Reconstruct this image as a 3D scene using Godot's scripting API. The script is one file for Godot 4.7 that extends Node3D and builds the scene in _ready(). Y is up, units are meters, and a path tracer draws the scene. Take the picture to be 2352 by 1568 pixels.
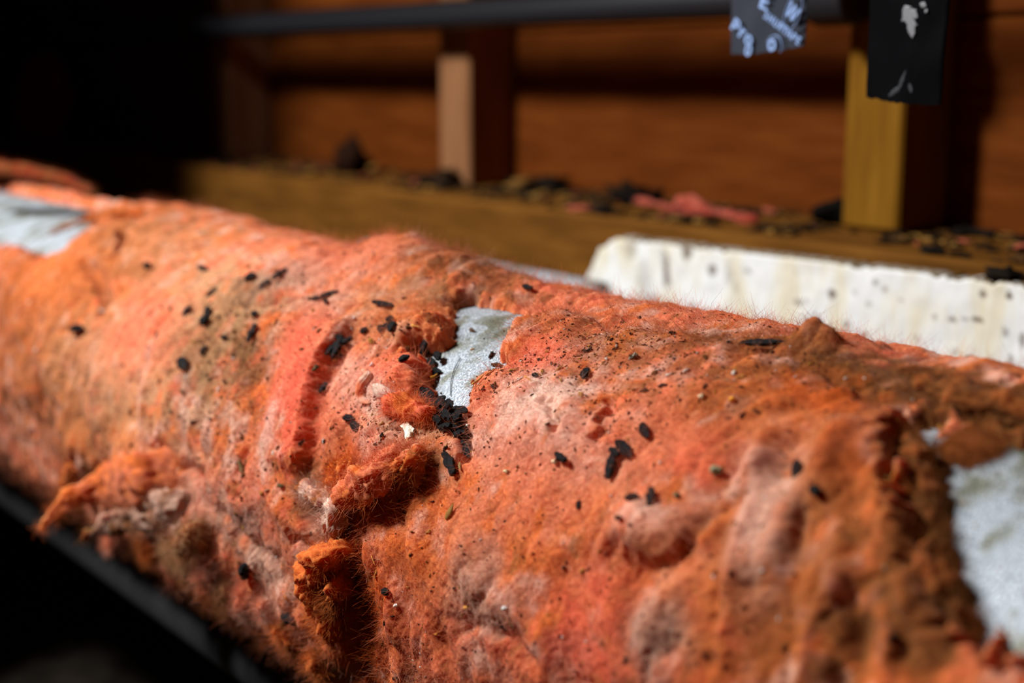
extends Node3D
# A rat-soiled insulated duct in a crawlspace. x runs along the duct, y up, z towards the photographer; metres.

const AXIS := Vector2(0.5376, -0.4966)   # height and depth of the duct's axis
const METAL := 0.128                      # radius of the sheet metal
const OUT := 0.1416                       # radius at which arc lengths are measured
const CAMERA := Vector3(0, 0.8, 0)

var tally := {}
var us := PackedFloat32Array()            # places of the blanket's columns along the duct
var vs := PackedFloat32Array()            # places of its rows, arc length up from the front
var thick := PackedFloat32Array()         # thickness above the metal at each grid point
var slide := PackedFloat32Array()         # how far a fold leans along the duct
var tint := PackedColorArray()
var crumby := PackedFloat32Array()
var place := PackedVector3Array()
var face := PackedVector3Array()
var rng := RandomNumberGenerator.new()
var fibre_map: ImageTexture
var fibre_relief: ImageTexture
var mats := {}
var wisp_hair: ArrayMesh

# ---------- naming ----------
func numbered(called: String) -> String:
	var n: int = tally.get(called, 0)
	tally[called] = n + 1
	return called if n == 0 else "%s_%03d" % [called, n]

func tag(o: Node3D, label: String, category: String, group := "") -> Node3D:
	o.set_meta("label", label)
	o.set_meta("category", category)
	if group: o.set_meta("group", group)
	return o

func thing(called: String, label: String, category: String, at := Vector3.ZERO, group := "") -> Node3D:
	var o := Node3D.new()
	o.name = numbered(called)
	o.position = at
	add_child(o, true)
	return tag(o, label, category, group)

func part(called: String, mesh: Mesh, m: Material, parent: Node3D = self, at := Transform3D()) -> MeshInstance3D:
	var o := MeshInstance3D.new()
	o.name = numbered(called) if parent == self else called
	o.mesh = mesh
	o.material_override = m
	o.transform = at
	parent.add_child(o, true)
	return o

func structure(called: String, mesh: Mesh, m: Material, at := Transform3D()) -> MeshInstance3D:
	var o := part(called, mesh, m, self, at)
	o.set_meta("kind", "structure")
	return o

# ---------- colours and materials ----------
func lin(r: float, g: float, b: float) -> Color:
	return Color(r, g, b).srgb_to_linear()

func noise(freq: float, seed_: int, octaves := 3, kind := FastNoiseLite.TYPE_SIMPLEX_SMOOTH) -> FastNoiseLite:
	var n := FastNoiseLite.new()
	n.noise_type = kind
	n.seed = seed_
	n.frequency = freq
	n.fractal_type = FastNoiseLite.FRACTAL_FBM if octaves > 1 else FastNoiseLite.FRACTAL_NONE
	n.fractal_octaves = octaves
	return n

func noise_texture(freq: float, seed_: int, stops: Array, octaves := 4, side := 512, kind := FastNoiseLite.TYPE_SIMPLEX_SMOOTH) -> NoiseTexture2D:
	var t := NoiseTexture2D.new()
	t.width = side
	t.height = side
	t.seamless = true
	t.noise = noise(freq, seed_, octaves, kind)
	var g := Gradient.new()
	g.offsets = PackedFloat32Array(stops.map(func(s): return s[0]))
	g.colors = PackedColorArray(stops.map(func(s): return s[1]))
	t.color_ramp = g
	return t

func mat(color: Color, rough := 0.9, metal := 0.0, spec := 0.5) -> StandardMaterial3D:
	var m := StandardMaterial3D.new()
	m.albedo_color = color
	m.roughness = rough
	m.metallic = metal
	m.metallic_specular = spec
	return m

func wood(dark: Color, mid: Color, light: Color, seed_: int) -> StandardMaterial3D:
	var m := mat(Color.WHITE, 0.8, 0.0, 0.15)
	m.albedo_texture = noise_texture(0.012, seed_, [[0.0, dark], [0.5, mid], [1.0, light]], 5)
	m.uv1_triplanar = true
	m.uv1_world_triplanar = true
	m.uv1_scale = Vector3(1.1, 7.0, 7.0)
	m.heightmap_enabled = true
	m.heightmap_texture = noise_texture(0.03, seed_ + 9, [[0.0, Color.BLACK], [1.0, Color.WHITE]], 5)
	m.heightmap_scale = 0.05
	return m

func fibre_images() -> void:
	# thousands of fine curved strokes, light on dark: the weave of spun glass
	var side := 1024
	var field := PackedFloat32Array()
	field.resize(side * side)
	field.fill(0.5)
	for k in 9000:
		var x := rng.randf() * side
		var y := rng.randf() * side
		var a := rng.randf() * TAU
		var bend := rng.randf_range(-0.02, 0.02)
		var tone := rng.randf_range(-0.22, 0.26)
		for s in int(rng.randf_range(30, 150)):
			x += cos(a)
			y += sin(a)
			a += bend
			var i := posmod(int(y), side) * side + posmod(int(x), side)
			field[i] = clampf(lerpf(field[i], 0.5 + tone, 0.6), 0.0, 1.0)
	var bytes := PackedByteArray()
	bytes.resize(side * side * 3)
	var grey := PackedByteArray()
	grey.resize(side * side)
	for i in side * side:
		var f := field[i]
		grey[i] = int(f * 255.0)
		var t := 0.80 + 0.38 * (f - 0.3)
		bytes[i * 3] = int(clampf(t * 1.03, 0, 1) * 255.0)
		bytes[i * 3 + 1] = int(clampf(t, 0, 1) * 255.0)
		bytes[i * 3 + 2] = int(clampf(t * 0.98, 0, 1) * 255.0)
	fibre_map = ImageTexture.create_from_image(Image.create_from_data(side, side, false, Image.FORMAT_RGB8, bytes))
	fibre_relief = ImageTexture.create_from_image(Image.create_from_data(side, side, false, Image.FORMAT_L8, grey))

func make_materials() -> void:
	fibre_images()
	var w := mat(Color.WHITE, 1.0, 0.0, 0.08)
	w.vertex_color_use_as_albedo = true
	w.albedo_texture = fibre_map
	w.uv1_triplanar = true
	w.uv1_world_triplanar = true
	w.uv1_scale = Vector3(14, 14, 14)
	w.heightmap_enabled = true
	w.heightmap_texture = fibre_relief
	w.heightmap_scale = 0.05
	w.rim_enabled = true
	w.rim = 0.08
	w.rim_tint = 0.8
	w.subsurf_scatter_enabled = true
	w.subsurf_scatter_strength = 0.3
	mats.wool = w
	var h := mat(Color.WHITE, 0.9, 0.0, 0.15)
	h.vertex_color_use_as_albedo = true
	h.backlight_enabled = true
	h.backlight = Color(0.5, 0.5, 0.5)
	mats.hair = h
	var g := mat(Color.WHITE, 0.62, 0.15, 0.45)      # galvanised sheet: mottled zinc with white bloom
	g.albedo_texture = noise_texture(0.075, 5, [[0.0, Color(0.40, 0.42, 0.435)], [0.42, Color(0.46, 0.485, 0.50)], [0.55, Color(0.54, 0.565, 0.58)], [0.64, Color(0.76, 0.78, 0.79)], [1.0, Color(0.90, 0.91, 0.91)]], 5, 1024)
	g.uv1_triplanar = true
	g.uv1_world_triplanar = true
	g.uv1_scale = Vector3(9, 9, 9)
	g.heightmap_enabled = true
	g.heightmap_texture = noise_texture(0.05, 6, [[0.0, Color.BLACK], [1.0, Color.WHITE]], 4)
	g.heightmap_scale = 0.006
	g.detail_enabled = true                          # olive and brown grime in patches
	g.detail_blend_mode = BaseMaterial3D.BLEND_MODE_MUL
	g.detail_albedo = noise_texture(0.006, 21, [[0.0, Color(0.5, 0.46, 0.33)], [0.36, Color(0.74, 0.72, 0.62)], [0.46, Color(1, 1, 1)], [1.0, Color(1, 1, 1)]], 5)
	mats.zinc = g
	mats.dropping = mat(Color(0.055, 0.05, 0.048), 0.6, 0.0, 0.35)
	mats.dropping.heightmap_enabled = true
	mats.dropping.heightmap_texture = noise_texture(0.08, 31, [[0.0, Color.BLACK], [1.0, Color.WHITE]], 3, 256)
	mats.dropping.heightmap_scale = 0.05
	mats.dropping.uv1_triplanar = true
	mats.dropping.uv1_scale = Vector3(60, 60, 60)
	mats.dusty = mats.dropping.duplicate()
	mats.dusty.albedo_color = Color(0.17, 0.16, 0.15)
	mats.wet = mats.dropping.duplicate()
	mats.wet.albedo_color = Color(0.05, 0.045, 0.05)
	mats.wet.roughness = 0.3
	mats.board = wood(Color(0.305, 0.135, 0.018), Color(0.345, 0.16, 0.028), Color(0.39, 0.195, 0.045), 41)
	mats.stud_pale = wood(Color(0.44, 0.29, 0.18), Color(0.49, 0.33, 0.21), Color(0.54, 0.38, 0.25), 42)
	mats.stud_gold = wood(Color(0.38, 0.245, 0.045), Color(0.43, 0.285, 0.06), Color(0.49, 0.335, 0.09), 43)
	mats.stud_gold.uv1_scale = Vector3(7, 1.1, 7)
	mats.stud_pale.uv1_scale = Vector3(7, 1.1, 7)
	mats.sill = wood(Color(0.30, 0.18, 0.05), Color(0.38, 0.235, 0.07), Color(0.45, 0.29, 0.10), 45)
	mats.black_plastic = mat(Color(0.12, 0.12, 0.13), 0.45, 0.0, 0.4)
	mats.conduit = mat(Color(0.11, 0.11, 0.108), 0.7, 0.0, 0.4)
	mats.soil = mat(Color.WHITE, 1.0, 0.0, 0.1)
	mats.soil.albedo_texture = noise_texture(0.02, 51, [[0.0, Color(0.07, 0.055, 0.04)], [0.6, Color(0.12, 0.10, 0.08)], [1.0, Color(0.19, 0.16, 0.13)]], 5)
	mats.soil.uv1_triplanar = true
	mats.soil.uv1_world_triplanar = true
	mats.soil.uv1_scale = Vector3(2, 2, 2)
	mats.concrete = mat(Color.WHITE, 0.95, 0.0, 0.2)
	mats.concrete.albedo_texture = noise_texture(0.02, 52, [[0.0, Color(0.36, 0.35, 0.33)], [0.5, Color(0.45, 0.44, 0.42)], [1.0, Color(0.55, 0.54, 0.51)]], 5)
	mats.concrete.uv1_triplanar = true
	mats.concrete.uv1_world_triplanar = true
	mats.concrete.uv1_scale = Vector3(2, 2, 2)
	mats.paint = mat(Color.WHITE, 0.7, 0.0, 0.35)
	mats.paint.vertex_color_use_as_albedo = true
	mats.clod = mat(Color(0.10, 0.08, 0.06), 0.95, 0.0, 0.1)
	mats.print_blue = mat(Color(0.52, 0.62, 0.78), 0.5, 0.0, 0.4)
	mats.glue = mat(Color(0.42, 0.42, 0.42), 0.5, 0.0, 0.5)
	mats.glue_dim = mat(Color(0.13, 0.14, 0.15), 0.45, 0.0, 0.5)
	mats.plank = wood(Color(0.16, 0.09, 0.04), Color(0.24, 0.14, 0.07), Color(0.32, 0.2, 0.1), 46)

# ---------- mesh helpers ----------
func grid_mesh(cols: int, rows: int, v: PackedVector3Array, c := PackedColorArray(), wrap := false) -> ArrayMesh:
	# v[row * cols + col]; normals from the neighbours; wrap joins the last column to the first
	var n := PackedVector3Array()
	n.resize(v.size())
	var idx := PackedInt32Array()
	for r in rows:
		for q in cols:
			var left := q - 1
			var right := q + 1
			if left < 0: left = cols - 2 if wrap else 0
			if right > cols - 1: right = 1 if wrap else cols - 1
			var a := v[r * cols + right] - v[r * cols + left]
			var b := v[mini(r + 1, rows - 1) * cols + q] - v[maxi(r - 1, 0) * cols + q]
			n[r * cols + q] = a.cross(b).normalized()
	for r in rows - 1:
		for q in cols - 1:
			var i := r * cols + q
			var j := i + cols
			idx.append_array(PackedInt32Array([i, j, j + 1, i, j + 1, i + 1]))
	return pack(v, n, c, idx)

func pack(v: PackedVector3Array, n: PackedVector3Array, c: PackedColorArray, idx: PackedInt32Array) -> ArrayMesh:
	var arrays := []
	arrays.resize(Mesh.ARRAY_MAX)
	arrays[Mesh.ARRAY_VERTEX] = v
	arrays[Mesh.ARRAY_NORMAL] = n
	if c.size(): arrays[Mesh.ARRAY_COLOR] = c
	arrays[Mesh.ARRAY_INDEX] = idx
	var m := ArrayMesh.new()
	m.add_surface_from_arrays(Mesh.PRIMITIVE_TRIANGLES, arrays)
	return m

func box(size: Vector3, bevel := 0.002) -> ArrayMesh:
	# a box with chamfered edges
	var st := SurfaceTool.new()
	st.begin(Mesh.PRIMITIVE_TRIANGLES)
	st.set_smooth_group(-1)
	var h := size / 2.0
	var b := minf(bevel, minf(h.x, minf(h.y, h.z)) * 0.45)
	var pts := []
	for sx in [-1, 1]:
		for sy in [-1, 1]:
			for sz in [-1, 1]:
				var p := Vector3(h.x * sx, h.y * sy, h.z * sz)
				pts.append([p - Vector3(0, b * sy, b * sz), p - Vector3(b * sx, 0, b * sz), p - Vector3(b * sx, b * sy, 0)])
	var at := func(sx: int, sy: int, sz: int, k: int) -> Vector3: return pts[sx * 4 + sy * 2 + sz][k]
	var quads := []
	for s in [0, 1]:
		quads.append([at.call(s, 0, 0, 0), at.call(s, 1, 0, 0), at.call(s, 1, 1, 0), at.call(s, 0, 1, 0)])
		quads.append([at.call(0, s, 0, 1), at.call(1, s, 0, 1), at.call(1, s, 1, 1), at.call(0, s, 1, 1)])
		quads.append([at.call(0, 0, s, 2), at.call(1, 0, s, 2), at.call(1, 1, s, 2), at.call(0, 1, s, 2)])
		for t in [0, 1]:
			quads.append([at.call(s, t, 0, 0), at.call(s, t, 1, 0), at.call(s, t, 1, 1), at.call(s, t, 0, 1)])
			quads.append([at.call(s, 0, t, 0), at.call(s, 1, t, 0), at.call(s, 1, t, 2), at.call(s, 0, t, 2)])
			quads.append([at.call(0, s, t, 1), at.call(1, s, t, 1), at.call(1, s, t, 2), at.call(0, s, t, 2)])
	for q in quads:
		var nrm: Vector3 = (q[1] - q[0]).cross(q[2] - q[0])
		if nrm.dot(q[0] + q[1] + q[2] + q[3]) > 0: q.reverse()   # front faces run clockwise
		for k in [0, 1, 2, 0, 2, 3]: st.add_vertex(q[k])
	for s in pts:
		var t: Array = s.duplicate()
		if (t[1] - t[0]).cross(t[2] - t[0]).dot(t[0] + t[1] + t[2]) > 0: t.reverse()
		for p in t: st.add_vertex(p)
	st.generate_normals()
	return st.commit()

func tube(path: PackedVector3Array, radius: Callable, sides := 16, caps := true) -> ArrayMesh:
	# radius(t) may return a float or a Vector2 (across, up)
	var v := PackedVector3Array()
	var n := path.size()
	var up := Vector3.UP
	for i in n:
		var d := (path[mini(i + 1, n - 1)] - path[maxi(i - 1, 0)]).normalized()
		if absf(d.dot(up)) > 0.95: up = Vector3.RIGHT
		var side := d.cross(up).normalized()
		up = side.cross(d).normalized()
		var rr = radius.call(float(i) / (n - 1))
		var r2: Vector2 = rr if rr is Vector2 else Vector2(rr, rr)
		for k in sides + 1:
			var a := -TAU * k / sides
			v.append(path[i] + side * cos(a) * r2.x + up * sin(a) * r2.y)
	if caps:
		var first := PackedVector3Array()
		var last := PackedVector3Array()
		for k in sides + 1:
			first.append(path[0])
			last.append(path[n - 1])
		v = first + v + last
		n += 2
	return grid_mesh(sides + 1, n, v, PackedColorArray(), true)

func wad(path: PackedVector3Array, radius: Callable, color: Callable, rough: float, seed_: int, flat_up := Vector3.UP, sides := 40, rows := 60, freq := 1.0) -> ArrayMesh:
	# a torn wisp of wool: an uneven sleeve round a curved line, closed at both ends
	var curve := Curve3D.new()
	for p in path: curve.add_point(p)
	for i in path.size():
		var d := (path[mini(i + 1, path.size() - 1)] - path[maxi(i - 1, 0)]) / 6.0
		curve.set_point_in(i, -d)
		curve.set_point_out(i, d)
	var long := curve.get_baked_length()
	var lump := noise(55.0 * freq, seed_, 2)
	var strand := noise(1.0, seed_ + 1, 3)
	var knot := noise(170.0 * freq, seed_ + 2, 3)
	var v := PackedVector3Array()
	var c := PackedColorArray()
	var up := flat_up
	for i in rows:
		var t := float(i) / (rows - 1)
		var p := curve.sample_baked(t * long, true)
		var d := (curve.sample_baked(minf(t + 0.02, 1.0) * long, true) - curve.sample_baked(maxf(t - 0.02, 0.0) * long, true)).normalized()
		var side := d.cross(up).normalized()
		up = side.cross(d).normalized()
		var r2: Vector2 = radius.call(t) * pow(maxf(0.0, sin(PI * clampf(t, 0.004, 0.996))), 0.5)
		for k in sides + 1:
			var a := -TAU * (k % sides) / sides
			var q := p + side * cos(a) * r2.x + up * sin(a) * r2.y
			var out := (q - p).normalized()
			var f := lump.get_noise_3dv(q) * 0.9 + 0.45 * knot.get_noise_3dv(q) + 0.30 * strand.get_noise_3d(cos(a) * 3.2, sin(a) * 3.2, t * long * 28.0)
			q += out * f * rough * minf(1.0, minf(r2.x, r2.y) / 0.003 + 0.3)
			var off := Vector2(q.y, q.z) - AXIS
			if off.length() < METAL + 0.0008:                 # drapes over the sheet metal, never into it
				off = off.normalized() * (METAL + 0.0008)
				q = Vector3(q.x, AXIS.x + off.x, AXIS.y + off.y)
			v.append(q)
			c.append(color.call(q, t))
	return grid_mesh(sides + 1, rows, v, c, true)

# ---------- the insulation blanket as a field over the metal ----------
const TONES := {
	"salmon": Color(0.88, 0.49, 0.345), "orange": Color(0.86, 0.45, 0.22), "coral": Color(0.94, 0.44, 0.33), "red": Color(0.89, 0.37, 0.28),
	"pale": Color(0.90, 0.74, 0.66), "dirt": Color(0.44, 0.27, 0.14), "brown": Color(0.60, 0.34, 0.17), "tan": Color(0.74, 0.57, 0.41),
	"grey": Color(0.74, 0.59, 0.51), "deep": Color(0.76, 0.33, 0.11), "black": Color(0.09, 0.065, 0.05), "rust": Color(0.66, 0.28, 0.13), "maroon": Color(0.46, 0.17, 0.09),
}
# along, up, reach, cross reach, turn, height
const LUMPS := [
	[-1.1108, 0.2166, 0.0963, 0.077, 0.0039, 0.008], [-1.1815, 0.2159, 0.0347, 0.0312, 0.0293, 0.005],
	[-0.7644, 0.2166, 0.0389, 0.0312, 0.0133, 0.019], [-0.6969, 0.2168, 0.0259, 0.0181, 0.023, 0.006],
	[-0.7966, 0.217, 0.0109, 0.0098, -0.0108, 0.005], [-0.7015, 0.2169, 0.0436, 0.0262, 0.0086, 0.005],
	[-0.4891, 0.2074, 0.0343, 0.024, 0.1024, -0.005], [-0.4181, 0.217, 0.0109, 0.0076, 0.0469, 0.01],
	[-0.3327, 0.2011, 0.0239, 0.0215, 0.1147, -0.004], [-0.8862, 0.2148, 0.0336, 0.0269, 0.0522, 0.004],
	[-1.2078, 0.1045, 0.0475, 0.0428, -0.0514, 0.014], [-1.1086, 0.1096, 0.0449, 0.0404, -0.093, 0.012],
	[-1.0754, 0.0894, 0.0463, 0.0371, -0.0134, 0.006], [-1.1085, 0.1519, 0.0245, 0.0196, -0.084, 0.008],
	[-1.0322, 0.1531, 0.041, 0.0287, -0.1053, 0.006], [-1.0631, 0.0441, 0.0282, 0.0141, -0.8031, 0.007],
	[-1.1202, 0.01, 0.0225, 0.0113, -1.0085, 0.007], [-0.8812, 0.0443, 0.0232, 0.007, -1.3076, 0.006],
	[-0.9623, 0.0385, 0.0186, 0.0074, -1.4092, 0.005], [-1.083, 0.027, 0.021, 0.0074, -1.6513, -0.009],
	[-0.8191, 0.0533, 0.0232, 0.0081, -1.0597, 0.004], [-0.759, 0.0624, 0.0241, 0.0096, -1.205, 0.004],
	[-0.712, 0.072, 0.0332, 0.0149, -1.3927, 0.006], [-0.7743, 0.118, 0.0252, 0.0151, 0.4893, 0.004],
	[-0.727, 0.0217, 0.024, 0.0144, -0.3051, 0.005], [-0.6846, 0.0219, 0.0152, 0.0091, -0.4368, 0.006],
	[-0.6571, 0.0299, 0.0129, 0.0065, -0.8745, -0.016], [-0.6377, 0.0453, 0.0137, 0.0082, -0.4964, -0.006],
	[-0.6301, 0.033, 0.0126, 0.0044, -0.8613, 0.005], [-0.6237, 0.1191, 0.0173, 0.0138, -0.3185, 0.006],
	[-0.6401, 0.1065, 0.0186, 0.013, -0.2545, 0.004], [-0.6535, 0.1436, 0.0161, 0.0097, 0.7637, 0.005],
	[-0.6479, 0.1577, 0.0148, 0.0074, 2.0505, 0.004], [-0.5938, 0.1026, 0.0115, 0.0069, -0.1276, 0.006],
	[-0.6229, 0.0962, 0.0128, 0.0051, -0.44, 0.004], [-0.5765, 0.0835, 0.0181, 0.0109, -0.168, 0.005],
	[-0.6056, 0.0793, 0.014, 0.0098, -0.127, 0.004], [-0.6218, 0.0782, 0.0103, 0.0062, -0.5639, 0.003],
	[-0.652, 0.0767, 0.0134, 0.0067, -0.6238, 0.004], [-0.5441, 0.1346, 0.019, 0.0114, -0.0798, 0.004],
	[-0.4926, 0.12, 0.022, 0.0165, -0.1611, 0.008], [-0.5135, 0.1033, 0.0171, 0.0137, -0.0397, 0.003],
	[-0.4095, 0.0832, 0.0212, 0.0132, 0.1428, 0.013], [-0.4072, 0.1166, 0.0153, 0.0122, -0.0191, 0.005],
	[-0.486, 0.1897, 0.0247, 0.0148, -0.0522, 0.003], [-0.4283, 0.1537, 0.0207, 0.0103, -0.0008, 0.003],
	[-0.3757, 0.1279, 0.0281, 0.0079, -1.0174, 0.007], [-0.3558, 0.0828, 0.0218, 0.0065, -1.1927, 0.006],
	[-0.3444, 0.0972, 0.0159, 0.0072, -1.1041, 0.007], [-0.3459, 0.1345, 0.0217, 0.0087, -1.0433, 0.008],
	[-0.3397, 0.152, 0.0234, 0.0141, -0.663, 0.007], [-0.3394, 0.1064, 0.011, 0.0024, -1.1811, -0.004],
	[-0.3309, 0.085, 0.0115, 0.004, -1.1723, -0.002], [-0.3161, 0.0949, 0.0164, 0.0066, -1.187, 0.006],
	[-0.3095, 0.1257, 0.0186, 0.0084, -0.8418, 0.008], [-0.2839, 0.0914, 0.0125, 0.005, -0.7197, 0.007],
	[-0.2988, 0.0767, 0.0139, 0.0042, -1.0283, -0.005], [-0.3138, 0.0669, 0.0137, 0.0041, -1.3188, 0.006],
	[-0.2834, 0.0755, 0.0124, 0.0037, -0.8971, 0.005], [-0.3511, 0.0547, 0.0144, 0.0043, -1.3719, 0.006],
	[-0.2983, 0.0579, 0.0089, 0.0036, -1.0199, -0.004], [-0.386, 0.0469, 0.0158, 0.0079, -1.5678, 0.006],
	[-0.4469, 0.0218, 0.0212, 0.0127, -1.7504, 0.005], [-0.5063, 0.0395, 0.0205, 0.0123, -0.5837, 0.006],
	[-0.5525, 0.0373, 0.0182, 0.0073, -0.8705, 0.005], [-0.5659, -0.0064, 0.0179, 0.0063, -1.3109, 0.004],
	[-0.5238, -0.0037, 0.0154, 0.0062, -0.9173, -0.006], [-0.27, 0.191, 0.05, 0.01, 0, -0.006],
	[-0.62, 0.209, 0.06, 0.014, 0, -0.011], [-1.1073, -0.018, 0.0482, 0.0386, -0.0483, -0.01],
	[-1.1868, -0.037, 0.0852, 0.0682, 0.1274, -0.008], [-1.0551, -0.0574, 0.0469, 0.0375, 0.0259, -0.006],
	[-0.6309, 0.1845, 0.0251, 0.0151, 0.0931, -0.006], [-0.5655, 0.1538, 0.0232, 0.0162, -0.411, -0.006],
	[-0.6603, 0.1749, 0.0177, 0.0088, -0.7816, -0.003], [-0.7692, -0.0306, 0.016, 0.0096, -0.8456, 0.006],
	[-0.814, -0.0194, 0.0316, 0.0158, -0.0064, 0.008], [-0.7233, -0.0311, 0.0142, 0.0071, -1.3715, 0.005],
	[-0.8931, -0.006, 0.0367, 0.022, 0.0697, 0.006], [-0.9902, -0.0087, 0.0243, 0.0146, -0.1903, 0.007],
	[-0.8222, -0.001, 0.0259, 0.0129, 0.0243, -0.006], [-0.6873, -0.0336, 0.011, 0.0055, -1.1295, 0.005],
]
# folds and creases: points, reach left of the walk, right of it, height, lean
const CREASES := [
	[[Vector2(-0.7137, 0.1484), Vector2(-0.7098, 0.1349), Vector2(-0.7058, 0.1177), Vector2(-0.7009, 0.1028), Vector2(-0.6914, 0.0872), Vector2(-0.6812, 0.0704), Vector2(-0.6735, 0.0542), Vector2(-0.6718, 0.0422)], 0.014, 0.0045, -0.0105, 0.0025],
	[[Vector2(-0.6245, 0.0121), Vector2(-0.6116, 0.0028), Vector2(-0.607, -0.0101), Vector2(-0.6097, -0.026), Vector2(-0.6245, -0.0507), Vector2(-0.6646, -0.0991)], 0.0055, 0.0075, -0.021, 0],
	[[Vector2(-0.4785, 0.1392), Vector2(-0.4721, 0.1293), Vector2(-0.4665, 0.1189), Vector2(-0.4678, 0.1111)], 0.0012, 0.0045, -0.0045, 0],
	[[Vector2(-0.5129, 0.1259), Vector2(-0.4967, 0.1216), Vector2(-0.4874, 0.1135), Vector2(-0.485, 0.1079)], 0.0016, 0.0016, -0.0035, 0],
	[[Vector2(-0.429, 0.0778), Vector2(-0.4173, 0.0694), Vector2(-0.3969, 0.0706), Vector2(-0.3852, 0.0787), Vector2(-0.3843, 0.0875)], 0.008, 0.003, -0.0055, 0],
	[[Vector2(-0.3764, 0.1163), Vector2(-0.3674, 0.0982), Vector2(-0.36, 0.0761), Vector2(-0.3539, 0.0588), Vector2(-0.3478, 0.0391)], 0.006, 0.004, -0.0035, 0],
	[[Vector2(-1.089, 0.1268), Vector2(-1.048, 0.1144), Vector2(-1.0159, 0.0985), Vector2(-1.01, 0.0843)], 0.003, 0.007, -0.009, 0],
	[[Vector2(-1.0986, 0.1681), Vector2(-1.07, 0.1524), Vector2(-1.054, 0.135)], 0.0025, 0.005, -0.01, 0],
	[[Vector2(-0.5666, 0.1048), Vector2(-0.5541, 0.0973), Vector2(-0.5425, 0.089), Vector2(-0.5392, 0.0793)], 0.0025, 0.0035, -0.01, 0],
	[[Vector2(-0.6427, 0.1262), Vector2(-0.6326, 0.1322), Vector2(-0.6218, 0.1371)], 0.002, 0.002, -0.012, 0],
	[[Vector2(-0.8711, 0.0198), Vector2(-0.8222, 0.0146), Vector2(-0.7784, 0.0176)], 0.003, 0.006, -0.006, 0],
	[[Vector2(-0.8335, 0.1341), Vector2(-0.8073, 0.1329), Vector2(-0.797, 0.1414)], 0.002, 0.005, -0.004, 0],
	[[Vector2(-0.6164, 0.0769), Vector2(-0.6013, 0.0865), Vector2(-0.5782, 0.0855)], 0.0015, 0.003, -0.003, 0],
	[[Vector2(-0.6726, 0.0076), Vector2(-0.6531, 0.0091), Vector2(-0.6263, 0.0187)], 0.003, 0.005, -0.006, 0],
	[[Vector2(-0.5164, 0.0009), Vector2(-0.4934, 0.0167), Vector2(-0.4642, 0.0161), Vector2(-0.4478, 0.0059)], 0.003, 0.006, -0.005, 0],
	[[Vector2(-0.7391, 0.0503), Vector2(-0.7376, 0.0296), Vector2(-0.726, 0.0168)], 0.002, 0.006, -0.004, 0],
	[[Vector2(-0.6838, -0.0082), Vector2(-0.7262, -0.0069), Vector2(-0.7595, 0.0086)], 0.003, 0.006, -0.005, 0],
	[[Vector2(-0.5887, 0.1669), Vector2(-0.5713, 0.165), Vector2(-0.559, 0.1819)], 0.003, 0.002, 0.002, 0],
	[[Vector2(-0.5775, 0.2096), Vector2(-0.5165, 0.1832), Vector2(-0.4762, 0.1772)], 0.002, 0.005, -0.002, 0],
	[[Vector2(-0.4438, 0.1904), Vector2(-0.418, 0.1938), Vector2(-0.3886, 0.1882), Vector2(-0.3429, 0.173)], 0.003, 0.006, -0.003, 0],
]
# torn openings down to the metal
const TEARS := [
	[Vector2(-0.6719, 0.1897), Vector2(-0.6672, 0.2009), Vector2(-0.6439, 0.2049), Vector2(-0.6214, 0.2035), Vector2(-0.5969, 0.1977), Vector2(-0.5845, 0.1893), Vector2(-0.5924, 0.1807), Vector2(-0.595, 0.1706), Vector2(-0.5867, 0.1667), Vector2(-0.586, 0.1609), Vector2(-0.5801, 0.1515), Vector2(-0.5692, 0.1482), Vector2(-0.5677, 0.1414), Vector2(-0.5733, 0.1322), Vector2(-0.5709, 0.1234), Vector2(-0.565, 0.1152), Vector2(-0.5637, 0.11), Vector2(-0.566, 0.1041), Vector2(-0.58, 0.106), Vector2(-0.5946, 0.108), Vector2(-0.6044, 0.1095), Vector2(-0.6052, 0.1161), Vector2(-0.614, 0.1231), Vector2(-0.6235, 0.1317), Vector2(-0.6325, 0.1371), Vector2(-0.6461, 0.1335), Vector2(-0.6438, 0.1386), Vector2(-0.6375, 0.1459), Vector2(-0.6279, 0.1491), Vector2(-0.6362, 0.1613), Vector2(-0.6515, 0.1738)],
	[Vector2(-1.62, 0.1273), Vector2(-1.35, 0.1243), Vector2(-1.3091, 0.1223), Vector2(-1.2441, 0.125), Vector2(-1.1812, 0.1208), Vector2(-1.1331, 0.1313), Vector2(-1.1687, 0.1586), Vector2(-1.1762, 0.1888), Vector2(-1.1673, 0.2152), Vector2(-1.2033, 0.2164), Vector2(-1.2633, 0.2496), Vector2(-1.62, 0.2496)],
	[Vector2(-0.3412, 0.1791), Vector2(-0.3314, 0.1599), Vector2(-0.3156, 0.1406), Vector2(-0.2993, 0.1254), Vector2(-0.2893, 0.1144), Vector2(-0.2786, 0.103), Vector2(-0.2639, 0.0924), Vector2(-0.2455, 0.086), Vector2(-0.1, 0.066), Vector2(-0.1, 0.2), Vector2(-0.2948, 0.1878), Vector2(-0.317, 0.1865)],
]
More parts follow.
